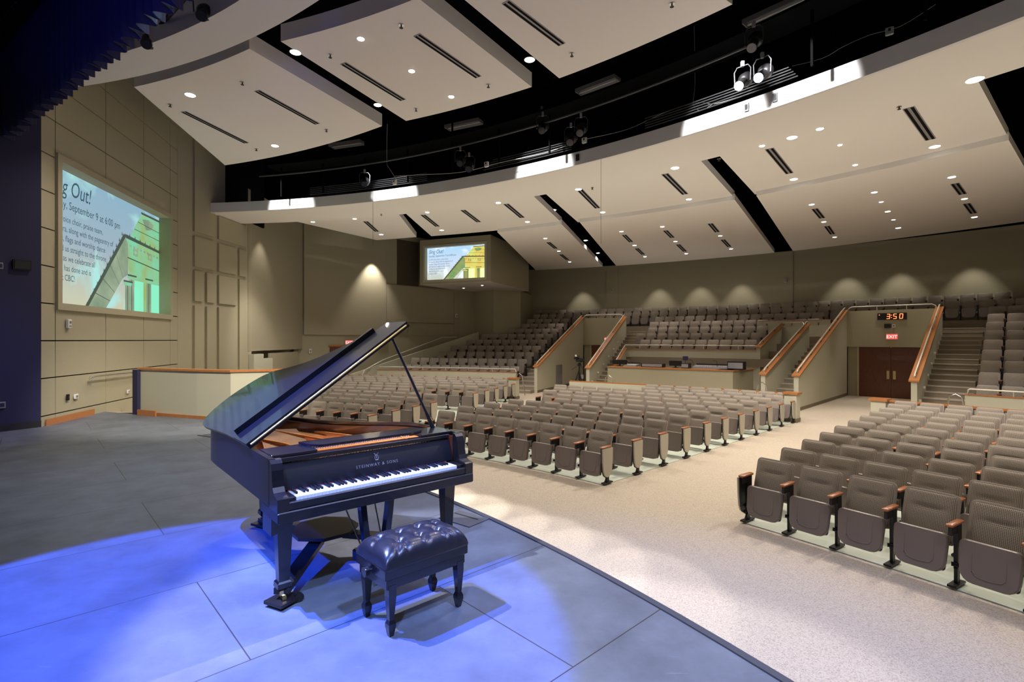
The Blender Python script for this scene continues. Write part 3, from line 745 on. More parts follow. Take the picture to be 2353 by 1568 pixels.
for k in range(11):
    r = 19.87+.935*k; z = FL+.012
    row('middle', k, r, z, MID_R, MID_L(r), True, (lambda i, n: i >= n-5) if k in (9, 10) else ((lambda i, n: i >= n-2) if k in (4, 5) else None))
    row('right', k, r, z, RIGHT_R(r), RIGHT_L(r), False)
    row('left', k, r, z, LEFT_R(r), LEFT_L, True, (lambda i, n: i < 3) if k in (4, 5) else None)
RK = lambda k: 32.95+.93*(k-1)
LLEFT = {1: 925, 2: 946, 3: 992, 4: 1028, 5: 1062, 6: 1094, 7: 1168, 8: 1192, 9: 1215, 10: 1222, 11: 1226}
for k in range(1, 10):
    r = RK(k); row('rakeL', k, r, tz(k), stL(r)+.15, min(theta(LLEFT[k], r), wside(r)-2), True, None, False, False)
    row('rakeR', k, r, tz(k), 31, stR(r)-.1, False, None, False, False)
for k in range(5, 10):
    r = RK(k); row('rakeM', k, r, tz(k), (50.1 if k < 8 else 47.2), stM(r)-.1, True, None, False, False)
for k in (10, 11):
    r = RK(k); row('top', k, r, tz(k), 32.5, min(theta(LLEFT[k], r), wside(r)-1), False, None, False, False)
seats.sort(key=lambda s: s[0])
NAMES = {'middle': ('middle floor block', 'right aisle'), 'right': ('right floor block', 'left aisle'), 'left': ('left floor block', 'right aisle')}
rest = MB(); cnt = 0; LA, LS, _ = arm_mesh(-.275, False, False)
LOparts = list(LOm.values())+[LA, LS]
for dist, p, rot, ends, block, k, j, vis, px in seats:
    hidden = (block == 'left' and k < 4 and px < 640) or (block == 'left' and px < 500)
    if hidden: continue
    if cnt < 300 and vis and block in NAMES:
        nm, ai = NAMES[block]
        seat(p, rot, ends, 'taupe tip-up seat, %s, %s row, %s from the %s' % (nm, ORD[k], ORD[j-1], ai), 'tip-up seats on the hall floor')
        cnt += 1
    elif vis:
        Mx = Matrix.Translation(p) @ Matrix.Rotation(rot, 4, 'Z')
        for part in LOparts:
            rest.use(part.mats[0]); rest.add([Mx @ Vector(v) for v in part.v], part.f)
o = rest.build('theater_seats', None, 40, kind='stuff'); tag(o, 'remaining rows of taupe tip-up seats, on the raked tiers and at the floor edges', 'seats')

# ================================================================== GRAND PIANO
M_piano = mat('black_lacquer', (.007, .007, .011), .28, coat=.5)
M_satin = mat('satin_black_lacquer', (.009, .009, .014), .40, coat=.3)  # faint blue in the black imitates the blue stage light
M_gold = mat('bronze_plate', (.90, .40, .12), .38, .3)
M_string = mat('copper_strings', (.97, .62, .40), .35, .5)
M_inrim = mat('mahogany_inner_rim', (.07, .02, .01), .3, coat=.4)
M_ivory = mat('white_keytops', (.86, .86, .84), .2, coat=.3)
M_ebony = mat('black_keytops', (.004, .004, .005), .5, spec=.2)
M_felt = mat('red_felt', (.35, .05, .05), .95)
M_gilt = mat('pale_gilt_letters', (.30, .29, .30), .5, .4)
M_soundboard = mat('spruce_soundboard', (.78, .42, .24), .5)
ang = math.atan2(.6586, .7525)
PI_ = thing('grand_piano', 'black concert grand piano with its lid propped open on the stage', 'piano', (-1.434, 3.151, 0), ang)
ctrl = [(0, .14), (0, .6), (0, 1.2), (0, 1.70), (.02, 1.90), (.11, 2.05), (.27, 2.14), (.44, 2.16), (.60, 2.10), (.71, 1.97), (.78, 1.77), (.85, 1.57), (.97, 1.36), (1.14, 1.17), (1.31, 1.01), (1.425, .84), (1.47, .66), (1.475, .45), (1.475, .14)]
outl = smoothpoly([Vector(p) for p in ctrl], 4)
def inset(pts, d):
    out = []
    for i, p in enumerate(pts):
        a, b = pts[max(i-1, 0)], pts[min(i+1, len(pts)-1)]; t = (b-a).normalized(); out.append(p+Vector((t.y, -t.x))*d)
    return out
inn = inset(outl, .035); inn2 = inset(outl, .07)
def rimwall(mb, o, i, z0, z1):
    vs = []; n = len(o)
    for p, q in zip(o, i): vs += [(p.x, p.y, z0), (p.x, p.y, z1), (q.x, q.y, z1), (q.x, q.y, z0)]
    fs = []
    for k in range(n-1):
        for c in range(4): fs.append((k*4+c, (k+1)*4+c, (k+1)*4+(c+1) % 4, k*4+(c+1) % 4))
    fs.append((0, 1, 2, 3)); fs.append(((n-1)*4+3, (n-1)*4+2, (n-1)*4+1, (n-1)*4))
    return mb.add(vs, [f[::-1] for f in fs])
rimwall(nb(M_piano), outl, inn, .665, .965).build('rim', PI_, 40)
rimwall(nb(M_inrim), inset(outl, .0355), inn2, .70, .935).build('inner_rim', PI_, 40)
nb(M_soundboard).prism([(p.x, p.y) for p in inset(outl, .05)[2:-2]], .80, .815).build('soundboard', PI_)
nb(M_satin).prism([(p.x, p.y) for p in inset(outl, .02)[1:-1]], .665, .70).build('case_bottom', PI_)
# cheeks (arms) with the scrolled drop to the keys
for x0, lab in ((0, 0), (1.405, 1)):
    prof = [(.16, .66), (-.02, .66), (-.02, .745), (.0, .752), (.03, .757), (.055, .77), (.075, .80), (.085, .84), (.095, .90), (.11, .94), (.13, .96), (.16, .965)]
    c = nb(M_piano); c.loft([[Vector((x0, y, z)) for y, z in prof], [Vector((x0+.07, y, z)) for y, z in prof]]); c.build('arm', PI_)
kb = nb(M_satin); kb.bbox((.7375, .15, .63), (1.475, .36, .07), .006); kb.bbox((.7375, .0, .69), (1.46, .03, .05), .004); kb.build('keybed', PI_)
# keys
kx0, kx1 = .125, 1.35; kw = (kx1-kx0)/52
wk = nb(M_ivory)
for i in range(52): wk.bbox((kx0+kw*(i+.5), .095, .715), (kw-.0012, .15, .04), .0015)
wk.build('white_keys', PI_); bkk = nb(M_ebony)
for i in range(51):
    if (i % 7) in (0, 2, 3, 5, 6): bkk.bbox((kx0+kw*(i+1), .125, .742), (.0125, .098, .016), .002)
bkk.build('black_keys', PI_)
nb(M_piano).bbox((.0975, .09, .715), (.053, .15, .045), .003).build('key_block', PI_); nb(M_piano).bbox((1.378, .09, .715), (.053, .15, .045), .003).build('key_block', PI_)
nb(M_felt).box((.7375, .174, .737), (1.23, .004, .006)).build('felt_strip', PI_)
# fallboard: curved open panel
fb_ = nb(M_satin); prof = [(.178, .742), (.182, .78), (.192, .82), (.205, .86), (.215, .885), (.218, .90), (.235, .905), (.235, .885), (.235, .742)]
fb_.loft([[Vector((.07, y, z)) for y, z in prof], [Vector((1.405, y, z)) for y, z in prof]]); fbo = fb_.build('fallboard', PI_, 30)
Mt = Matrix.Translation((.76, .1835, .800)) @ Matrix.Rotation(R(76), 4, 'X')
text_mesh('lettering', 'STEINWAY & SONS', .030, M_gilt, fbo, Mt, 0, .0006, 'CENTER', 1.35)
ly = nb(M_gilt)
def f2p(x, z): return Vector((.76+x, .1835+(z-.80)*.30, z))
for sx in (-1, 1):
    ly.tube([f2p(sx*x, .852+z) for x, z in ((.0, -.012), (.010, -.010), (.016, .0), (.013, .012), (.008, .020), (.012, .030), (.017, .034))], .0014, 5)
    ly.tube([f2p(sx*.004, .848), f2p(sx*.004, .874)], .0008, 4)
ly.tube([f2p(-.009, .872), f2p(.009, .872)], .0012, 4); ly.tube([f2p(-.010, .838), f2p(.010, .838)], .0016, 4); ly.tube([f2p(0, .852), f2p(0, .884)], .0008, 4)
ly.build('emblem', fbo)
# belly rail, tuning block, side shelves and the flat music desk
nb(M_piano).bbox((.7375, .245, .93), (1.36, .05, .03), .003).build('name_rail', PI_)
nb(M_piano).bbox((.19, .37, .958), (.30, .27, .02), .003).build('side_shelf', PI_); nb(M_piano).bbox((1.30, .37, .958), (.28, .27, .02), .003).build('side_shelf', PI_)
md = nb(M_piano); md.prism([(.40, .285), (1.10, .285), (1.13, .30), (1.22, .335), (1.26, .40), (1.25, .495), (.30, .495), (.33, .35), (.37, .30)], .972, .986); md.build('music_desk', PI_)
pk = nb(M_gold).prism([(.08, .24), (1.40, .24), (1.40, .50), (.08, .56)], .86, .885)
pk.build('tuning_block', PI_)
tp = nb(M_steel)
for i in range(100):
    for j in range(2): tp.box((.12+i*.0125, .262+.022*j+.004*(i % 2), .90), (.004, .004, .03))
tp.build('tuning_pins', PI_)
# iron plate: rim band, struts, hitch area
pt = nb(M_gold)
band = inset(outl, .075); band2 = inset(outl, .17)
n0_ = 6; rimwall(pt, band[n0_:-8], band2[n0_:-8], .83, .85)
for x0, y0, x1, y1 in ((.10, .5, .09, 1.75), (.38, .5, .20, 1.85), (.66, .5, .50, 1.95), (.93, .5, .80, 1.55), (1.18, .5, 1.13, 1.12)):
    pt.tube([(x0, y0, .885), (x0+(x1-x0)*.25, y0+(y1-y0)*.25, .905), (x1, y1, .86)], .013, 6)
pt.bbox((.72, .53, .88), (1.26, .05, .05), .006)
pt.build('iron_plate', PI_)
sg = nb(M_string)
for i in range(56):                      # overstrung bass strings
    t = i/55; sg.tube([(.10+.34*t, .55, .892), (.42+.28*t, 1.90-.16*t, .872)], .0032, 4)
for i in range(100):
    t = i/99; x = .46+.88*t; y1 = 1.80-1.05*t**.8; sg.tube([(x, .55, .884), (x-.16*(1-t), max(y1, .64), .866)], .0019, 3)
sg.build('strings', PI_)
dm = nb(M_satin)
for i in range(60): dm.box((.12+i*.019, .60, .915), (.008, .035, .022))
dm.build('dampers', PI_)
df = nb(mat('damper_felt', (.80, .55, .50), .9))
for i in range(60): df.box((.12+i*.019, .60, .897), (.010, .045, .014))
df.build('damper_felt', PI_)
# lid, hinged on the left side
phi = R(35)
ML = Matrix.Translation((-.012, 0, .972)) @ Matrix.Rotation(-phi, 4, 'Y')
lid_o = [p for p in smoothpoly([Vector((-.0, .52)), Vector((0, 1.2))]+[Vector((x+(.02 if x > .5 else -.03), y+.05)) for x, y in ctrl[3:-3]]+[Vector((1.51, .75)), Vector((1.51, .52))], 4) if p.y >= .519]
lid_o = [Vector((0, .52))]+[p for p in lid_o[1:-1] if p.y > .53]+[Vector((1.505, .52))]
def plate(mb, poly, z0, z1, M):
    a = sum(poly[i][0]*poly[(i+1) % len(poly)][1]-poly[(i+1) % len(poly)][0]*poly[i][1] for i in range(len(poly)))
    if a < 0: poly = poly[::-1]
    return mb.loft([[M @ Vector((p[0], p[1], z0)) for p in poly], [M @ Vector((p[0], p[1], z1)) for p in poly]])
lid = plate(nb(M_piano), lid_o, 0, .022, ML).build('lid', PI_)
plate(nb(M_piano), [(.0, .525), (1.505, .525), (1.505, .875), (1.44, .885), (.06, .885), (.0, .875)], .026, .046, ML).build('front_lid', PI_)
nb(M_brass).tube([ML @ Vector((.02, .519, .024)), ML @ Vector((1.48, .519, .024))], .007, 8).build('hinge', PI_)
# bull-nosed edge strip of the folded front lid (its rear edge stands proud)
nb(M_piano).loft([[ML @ Vector((x, y, z)) for y, z in ((.855, .046), (.895, .046), (.895, .085), (.855, .085))] for x in (.03, 1.36)]).build('lid_ledge', PI_)
# prop
pb = Vector((1.425, .47, .95)); ptp = ML @ Vector((1.33, .56, -.004))
pr_ = nb(M_piano).tube([pb, pb.lerp(ptp, .12), pb.lerp(ptp, .14), pb.lerp(ptp, .2), ptp], [.020, .018, .022, .013, .011], 8); pr_.build('lid_prop', PI_, 50)
# legs
def leg_piano(x, y, toe=1):
    l = nb(M_piano)
    secs = [(.665, .115), (.60, .115), (.585, .10), (.16, .065), (.15, .085), (.12, .09), (.10, .06)]
    l.loft([[Vector((x+a*s, y+b*s, z)) for a, b in ((-.5, -.5), (.5, -.5), (.5, .5), (-.5, .5))] for z, s in [(z, s*1.0) for z, s in secs]][::-1])
    o = l.build('leg', PI_)
    c = nb(M_brass); c.tube([(x-.012, y, .05), (x+.012, y, .05)], .035, 12); c.box((x, y, .085), (.05, .05, .03)); c.build('caster', o)
leg_piano(.10, .20); leg_piano(1.375, .20); leg_piano(.43, 1.78)
for x0, x1 in ((.0, .30),):        # brackets that join the front legs to the case
    nb(M_piano).loft([[Vector((x, y, z)) for x, z in ((x0, .60), (x0+(x1-x0)*.6, .60), (x0+(x1-x0)*.55, .575), (x0+(x1-x0)*.35, .53), (x0+(x1-x0)*.12, .50), (x0, .49))] for y in (.10, .28)]).build('leg_bracket', PI_)
# lyre with pedals
lr = nb(M_piano); 
for s in (-1, 1): lr.loft([[Vector((.74+s*x+a, .17+b, z)) for a, b in ((-.022, -.03), (.022, -.03), (.022, .03), (-.022, .03))] for z, x in ((.60, .115), (.45, .10), (.22, .07))][::-1])
lr.bbox((.74, .17, .18), (.30, .15, .08), .01); lyo = lr.build('pedal_lyre', PI_)
for s in (-1, 0, 1): nb(M_brass).loft([[Vector((.74+s*.065+a, y, .135+b)) for a, b in ((-.012-w, -.005), (.012+w, -.005), (.012+w, .005), (-.012-w, .005))] for y, w in ((.12, 0), (.05, 0), (.0, .006), (-.03, .004))]).build('pedal', lyo)
nb(M_steel).tube([(.66, .22, .2), (.60, .55, .60)], .006, 6).build('lyre_brace', lyo); nb(M_steel).tube([(.82, .22, .2), (.88, .55, .60)], .006, 6).build('lyre_brace', lyo)
# transport dolly under the legs
DY = thing('piano_dolly', 'dark steel three-armed dolly with octagonal centre plate under the piano', 'dolly', (-1.434, 3.151, 0), ang)
M_dolly = mat('dolly_steel', (.035, .03, .028), .35, .5)
hc = Vector((.60, .78))
nb(M_dolly).prism([(hc.x+.26*cos(R(22.5+45*k)), hc.y+.26*sin(R(22.5+45*k))) for k in range(8)], .20, .225).build('centre_plate', DY)
for x, y in ((.10, .20), (1.375, .20), (.43, 1.78)):
    t = Vector((x, y)); d = (t-hc).normalized(); n_ = Vector((-d.y, d.x)); L = (t-hc).length
    a = nb(M_dolly); q = [hc+d*.15+n_*.05, hc+d*(L+.02)+n_*.05, hc+d*(L+.02)-n_*.05, hc+d*.15-n_*.05]
    zf = lambda p, hc=hc, d=d: .19-.12*((Vector((p[0], p[1]))-hc).dot(d)-.15)
    a.prism(q, lambda p: max(zf(p)-.04, .02), lambda p: max(zf(p), .06)); a.build('arm', DY)
    c = nb(M_dolly).box((x, y, .03), (.16, .16, .02), Matrix.Rotation(.4, 3, 'Z')); c.tube([(x+.09, y-.05, .03), (x+.09, y-.02, .03)], .03, 10); c.build('caster', DY)

# ================================================================== BENCH
M_leather = mat('black_leather', (.018, .018, .024), .26, coat=.15, bump=(300, .0006))
BN = thing('piano_bench', 'black tufted leather artist bench with knob beside the piano', 'bench', (-.625, 3.28, 0), R(43))
bw_, bd_ = .60, .37
nx, ny = 60, 36; vs = []; fs = []
tufts = [(x, y) for y in (-.075, .075) for x in (-.19, -.065, .065, .19)] if False else [(-.20, .065), (-.065, .065), (.07, .065), (.20, .065), (-.135, -.06), (0, -.06), (.135, -.06)]
def seglines():
    L = []
    top = [(-.20, .065), (-.065, .065), (.07, .065), (.20, .065)]; bot = [(-.135, -.06), (0, -.06), (.135, -.06)]
    for a in top:
        for b in bot:
            if abs(a[0]-b[0]) < .09: L.append((a, b))
        L.append((a, (a[0], .19)))
    for b in bot: L.append((b, (b[0], -.19)))
    L += [((-.20, .065), (-.31, -.02)), ((.20, .065), (.31, -.02)), ((-.135, -.06), (-.22, -.19)), ((.135, -.06), (.22, -.19))]
    return L
SL = seglines()
def dseg(p, a, b):
    ax, ay = a; bx_, by = b; vx, vy = bx_-ax, by-ay; t = max(0, min(1, ((p[0]-ax)*vx+(p[1]-ay)*vy)/(vx*vx+vy*vy))); return math.hypot(p[0]-ax-vx*t, p[1]-ay-vy*t)
for j in range(ny+1):
    for i in range(nx+1):
        u, v = -1+2*i/nx, -1+2*j/ny; u = math.copysign(abs(u)**.75, u); v = math.copysign(abs(v)**.75, v); x, y = u*bw_/2, v*bd_/2
        ed = (1-abs(u)**6)**.5*(1-abs(v)**5)**.5
        z = .408+.108*ed
        g = 0
        for tx, ty in tufts: g = max(g, math.exp(-(math.hypot(x-tx, y-ty)/.020)**1.2)*.05)
        for a, b in SL: g = max(g, math.exp(-dseg((x, y), a, b)/.010)*.014)
        z -= g*min(1, ed*1.3)
        k = 1+.02*math.sin(ed*1.5); vs.append((x*k, y*k, z))
for j in range(ny):
    for i in range(nx):
        a = j*(nx+1)+i; fs.append((a, a+1, a+nx+2, a+nx+1))
cu = nb(M_leather).add(vs, fs); cu.bbox((0, 0, .40), (bw_, bd_, .03), .008); cuo = cu.build('cushion', BN, 60)
bt = nb(M_leather)
for tx, ty in tufts: bt.lathe([(.001, .486), (.008, .488), (.009, .485), (.008, .478)][::-1], (tx, ty, 0), 10)
bt.build('buttons', cuo, 50)
nb(M_piano).bbox((0, 0, .368), (bw_-.005, bd_-.005, .062), .006).bbox((0, 0, .308), (bw_-.035, bd_-.035, .062), .004).build('frame', BN)
for s in (-1,):
    k = nb(M_piano); k.tube([(s*(bw_/2-.01), .0, .35), (s*(bw_/2+.03), .0, .35)], .010, 10); k.tube([(s*(bw_/2+.015), 0, .35), (s*(bw_/2+.04), 0, .35)], .03, 16); k.build('knob', BN, 40)
for sx in (-1, 1):
    for sy in (-1, 1):
        x, y = sx*.245, sy*.145
        l = nb(M_piano); secs = [(.30, .05), (.24, .05), (.10, .030), (.095, .030), (.075, .046), (.055, .046), (.0, .026)]
        l.loft([[Vector((x+a*s, y+b*s, z)) for a, b in ((-.5, -.5), (.5, -.5), (.5, .5), (-.5, .5))] for z, s in secs][::-1]); l.build('leg', BN)

# ================================================================== PROJECTION SCREENS
def emat(name, col, s=1.0, noise=None):
    m = bpy.data.materials.new(name); m.use_nodes = True; nt = m.node_tree; b = nt.nodes['Principled BSDF']
    b.inputs['Base Color'].default_value = (.02, .02, .02, 1); b.inputs['Emission Color'].default_value = (*col, 1); b.inputs['Emission Strength'].default_value = s
    if noise:
        tc = nt.nodes.new('ShaderNodeTexCoord'); n = nt.nodes.new('ShaderNodeTexNoise'); n.inputs['Scale'].default_value = noise[0]; n.inputs['Detail'].default_value = 5
        if len(noise) > 2: n.inputs['Distortion'].default_value = .6
        nt.links.new(tc.outputs['Object'], n.inputs['Vector']); rp = nt.nodes.new('ShaderNodeValToRGB')
        rp.color_ramp.elements[0].position = .4; rp.color_ramp.elements[1].position = .62
        rp.color_ramp.elements[0].color = (*col, 1); rp.color_ramp.elements[1].color = (*noise[1], 1)
        if len(noise) > 2: e = rp.color_ramp.elements.new(.5); e.color = (*noise[2], 1)
        nt.links.new(n.outputs['Fac'], rp.inputs[0]); nt.links.new(rp.outputs[0], b.inputs['Emission Color'])
    return m
def screen(loc, rot, Wd, Hd, label, pal, es):
    t = thing('projection_screen', label, 'screen', loc, rot)
    sky, shade, light, dark, glow, txt = pal
    def poly(name, m, pts, dy):
        o = nb(m).add([(x*Wd, -dy, y*Hd) for x, y in pts], [tuple(range(len(pts)))]).build(name, t); return o
    nb(sky).box((Wd/2, .01, Hd/2), (Wd, .02, Hd)).build('display_surface', t)
    b = nb(light)                                 # rear gable, frieze, wall between the columns
    def P(m, pts, dy): b.use(m).add([(x*Wd, -dy, y*Hd) for x, y in pts], [tuple(range(len(pts)))])
    P(light, [(.66, .66), (.79, .95), (1, .95), (1, .60), (.66, .64)], .002)
    P(dark, [(.785, .965), (1, .965), (1, .945), (.79, .945)], .003)
    P(light, [(.63, .66), (.66, .36), (.66, 0), (1, 0), (1, .6)], .003)
    P(shade, [(.62, .68), (.65, .62), (.65, .34), (.60, .30), (.44, 0), (.28, 0)], .004)
    P(dark, [(.61, .70), (.63, .68), (.30, 0), (.275, 0)], .005)
    P(dark, [(.62, .70), (1, .655), (1, .63), (.63, .665)], .005)
    P(dark, [(.645, .50), (1, .455), (1, .445), (.645, .49)], .005)
    for k in range(12): x = .29+.027*k; P(dark, [(x, .012+.06*k), (x+.012, .02+.06*k), (x+.004, .05+.06*k)], .006)
    for k in range(7): x = .66+.055*k; P(dark, [(x, .69-.006*k), (x+.012, .685-.006*k), (x+.006, .72-.006*k)], .006)
    for x in (.62, .66, .845):
        h = .30 if x > .63 else .24
        P(glow, [(x+.055, 0), (x+.15, 0), (x+.15, h), (x+.055, h)], .006)
        P(shade, [(x, 0), (x+.05, 0), (x+.05, h), (x, h)], .007); P(dark, [(x+.022, 0), (x+.028, 0), (x+.028, h), (x+.022, h)], .008)
        P(light, [(x-.012, h), (x+.062, h), (x+.07, h+.03), (x-.02, h+.03)], .008); P(dark, [(x-.015, h+.03), (x+.075, h+.03), (x+.075, h+.045), (x-.015, h+.045)], .009)
    for x in (.70, .86):
        P(shade, [(x, .53), (x+.05, .525), (x+.05, .59), (x, .595)], .0065); P(light, [(x+.025, .54), (x+.043, .56), (x+.025, .58), (x+.007, .56)], .007)
    for k in range(9):                    # dentils and stone courses
        x = .665+.037*k; P(shade, [(x, .618-.0035*k), (x+.018, .616-.0035*k), (x+.018, .598-.0035*k), (x, .600-.0035*k)], .0065)
    for y0 in (.13, .26, .39, .50): P(dark, [(.285+.5*y0, y0), (.44+.32*y0, .6*y0), (.44+.32*y0, .6*y0+.005), (.285+.5*y0, y0+.007)], .0055)
    for yy in (.86, .78): P(dark, [(.66+(yy-.66)*.46, yy), (1, yy-.02), (1, yy-.026), (.66+(yy-.66)*.46, yy-.006)], .0035)
    P(shade, [(.80, .90), (.87, .92), (.93, .89), (.90, .83), (.84, .81)], .0034)
    b.build('temple_picture', t)
    def line(s, x, y, size, sh=0, sx=1.0, sp=1.0):
        M = Matrix.Translation((x*Wd, -.008, y*Hd)) @ FRONT
        text_mesh('lettering', s, size*Hd, txt, t, M, sh, 0, 'LEFT', sp, 1, sx)
    line('Sing Out!', .03, .825, .17, .22, .80)
    line('Sunday, September 9 at 6:00 pm', .03, .72, .085, 0, .86)
    for i, s in enumerate(('A 100 voice choir, praise team,', 'orchestra, along with the pageantry of', 'banners, flags and worship dance', 'will lead us straight to the throne', 'of God as we celebrate all', 'that He has done and is', 'doing at CBC!')):
        line(s, .03, .62-.072*i, .064, 0, .85)
    return t
def sky_mat(name, top, mid, low, cloud, H, s=1.0):
    m = emat(name, mid, s); nt = m.node_tree; b = nt.nodes['Principled BSDF']; tc = nt.nodes.new('ShaderNodeTexCoord'); sx = nt.nodes.new('ShaderNodeSeparateXYZ')
    nt.links.new(tc.outputs['Object'], sx.inputs[0]); dv = nt.nodes.new('ShaderNodeMath'); dv.operation = 'DIVIDE'; dv.inputs[1].default_value = H; nt.links.new(sx.outputs[2], dv.inputs[0])
    rp = nt.nodes.new('ShaderNodeValToRGB'); e = rp.color_ramp.elements; e[0].position = .05; e[0].color = (*low, 1); e[1].position = .95; e[1].color = (*top, 1); x = e.new(.5); x.color = (*mid, 1); nt.links.new(dv.outputs[0], rp.inputs[0])
    n = nt.nodes.new('ShaderNodeTexNoise'); n.inputs['Scale'].default_value = 2.4/H; n.inputs['Detail'].default_value = 7; n.inputs['Distortion'].default_value = .8; nt.links.new(tc.outputs['Object'], n.inputs['Vector'])
    r2 = nt.nodes.new('ShaderNodeValToRGB'); r2.color_ramp.elements[0].position = .50; r2.color_ramp.elements[1].position = .66; nt.links.new(n.outputs['Fac'], r2.inputs[0])
    mx = nt.nodes.new('ShaderNodeMix'); mx.data_type = 'RGBA'; nt.links.new(r2.outputs[0], mx.inputs[0]); nt.links.new(rp.outputs[0], mx.inputs[6]); mx.inputs[7].default_value = (*cloud, 1)
    nt.links.new(mx.outputs[2], b.inputs['Emission Color']); return m
k_sky = sky_mat('screen_sky', (.26, .44, .56), (.33, .44, .52), (.56, .58, .42), (.42, .78, .74), 2.98)
far_sky = sky_mat('far_screen_sky', (.42, .66, .88), (.58, .70, .85), (.55, .60, .50), (.85, .92, .95), 1.81, 1.1)
p_big = (k_sky, emat('screen_shade_green', (.20, .30, .20), .9, (1.2, (.34, .44, .30))), emat('screen_ochre_green', (.32, .42, .12), 1, (.9, (.20, .62, .38))),
         emat('screen_line_dark', (.05, .08, .06), 1), emat('screen_glow_teal', (.25, .85, .55), 1), emat('screen_text_navy', (.03, .08, .12), 1))
p_small = (far_sky, emat('far_screen_shade', (.42, .42, .15), .9, (2, (.20, .42, .14))),
           emat('far_screen_ochre', (.85, .52, .10), 1, (1.2, (.75, .80, .20))), emat('far_screen_line', (.10, .09, .04), 1), emat('far_screen_glow', (.85, 1.0, .45), 1.1), emat('far_screen_text', (.06, .10, .22), 1))
so = A0+W1*(sc1+.02-5.25)+N1*.27
sO = so
screen((sO.x, sO.y, 2.46), math.atan2(W1.y, W1.x), 5.25, 2.98, 'large lit screen recessed in the left wall, showing a green temple corner', p_big, 1)
q = pl_+fx*rs0+bkx*.22
screen((q.x, q.y, rz0), math.atan2(fx.y, fx.x), rs1-rs0, rz1-rz0, 'small lit screen high in the far corner, showing an ochre temple corner', p_small, 1)

# ================================================================== SIGNS, CLOCK, DOORS
M_red = emat('red_led', (1, .03, .02), 3.0); M_redg = emat('red_exit_glow', (1, .10, .08), 1.0); M_led = emat('led_segment', (1, .17, .05), 3.2)
M_exitw = emat('exit_letter', (1, .78, .72), 1.6)
for m in (M_red, M_redg, M_led, M_exitw): m.cycles.emission_sampling = 'NONE'
def exit_sign(loc, rot, label, w=.36):
    t = thing('exit_sign', label, 'exit sign', loc, rot, 'lit exit signs')
    nb(M_white).box((0, .03, 0), (w, .05, w*.58)).build('housing', t); nb(M_redg).box((0, .0, 0), (w*.96, .012, w*.54)).build('face', t)
    text_mesh('lettering', 'EXIT', w*.46, M_exitw, t, Matrix.Translation((0, -.008, -w*.165)) @ FRONT, 0, .001, 'CENTER')
def onhead(O, e, n, s, z, dep=-.03): p = O+e*(7.0+dep)+n*s; return Vector((p.x, p.y, z))
def hrot(n): return math.atan2(n.y, n.x)
exit_sign(onhead(O2, e2, n2, 1.62, 1.85), hrot(n2), 'red lit exit sign under the digital clock, above the double doors', .40)
exit_sign(onhead(O1, e1, n1, 1.45, 1.75), hrot(n1), 'red lit exit sign in the far-left passage behind the camera tripod', .36)
p = P695+W3*w3s(797)-N3*.25
exit_sign(Vector((p.x, p.y, 1.58)), math.atan2(W3.y, W3.x)-.5, 'red lit exit sign on the far side wall just above the piano lid', .38)
ck = thing('digital_clock', 'black wall clock with glowing red digits above the double doors', 'clock', onhead(O2, e2, n2, 1.62, 2.70), hrot(n2))
nb(M_blk).box((0, .02, 0), (1.0, .08, .28)).build('housing', ck)
seg_ = {'3': 'abgcd', '5': 'afgcd', '0': 'abcdef'}
def digit(ch, x):
    b = nb(M_led); w, h, t = .10, .19, .024
    S_ = {'a': ((0, h/2), (w, t)), 'g': ((0, 0), (w, t)), 'd': ((0, -h/2), (w, t)), 'f': ((-w/2, h/4), (t, h/2)), 'b': ((w/2, h/4), (t, h/2)), 'e': ((-w/2, -h/4), (t, h/2)), 'c': ((w/2, -h/4), (t, h/2))}
    for s in seg_[ch]: (cx_, cz_), (sx_, sz_) = S_[s]; b.box((x+cx_+cz_*.1, -.025, cz_), (sx_, .01, sz_))
    b.build('digit', ck)
digit('3', -.12); digit('5', .11); digit('0', .32)
nb(M_led).box((-.01, -.025, .05), (.025, .01, .025)).box((-.01, -.025, -.05), (.025, .01, .025)).build('colon', ck)
nb(M_led).box((-.43, -.025, .07), (.03, .01, .03)).build('indicator', ck)
wb = thing('wall_sensor', 'small black box beside a small grey box under the red clock', 'sensor box', onhead(O2, e2, n2, 1.52, 2.30), hrot(n2))
nb(M_blk).box((-.05, .0, 0), (.22, .06, .17)).build('black_box', wb); nb(M_white).box((.17, 0, 0), (.10, .05, .13)).build('grey_box', wb); nb(M_blk).box((.17, -.03, 0), (.04, .01, .06)).build('lens', wb)
M_plate = mat('brass_push_plate', (.80, .66, .36), .45, .6)
def double_door(O, e, n, w0, w, num, z1, lab):
    p = O+e*7.17+n*w0
    t = bpy.data.objects.new('door_%d' % num, None); COL.objects.link(t); t.location = (p.x, p.y, FL); t.rotation_euler = (0, 0, hrot(n)); t['kind'] = 'structure'
    for i in (0, 1):
        lf = nb(M_door).box((w*(.25+.5*i), 0, z1/2), (w/2-.008, .045, z1-.01)); o = lf.build('door_leaf', t)
        x = w*.5+(-.11 if i == 0 else .11)
        h = nb(M_plate); h.prism([(x-.045+.0, -.032), (x+.045, -.032), (x+.045, -.024), (x-.045, -.024)], .80, 1.15)
        h.tube([(x, -.03, .82), (x, -.075, .84), (x, -.075, 1.11), (x, -.03, 1.13)], .012, 8); h.build('handle', o)
    nb(M_white).box((w*.5-.02, -.05, z1+.06), (.16, .05, .03)).box((w*.5, -.04, z1+.01), (.03, .05, .08)).build('door_closer', t)
    nb(M_lowwall).box((-.03, -.02, z1/2), (.05, .06, z1)).box((w+.03, -.02, z1/2), (.05, .06, z1)).box((w/2, -.02, z1+.02), (w+.1, .06, .05)).build('door_frame', t)
double_door(O2, e2, n2, .42, 2.3, 1, 2.16, '')
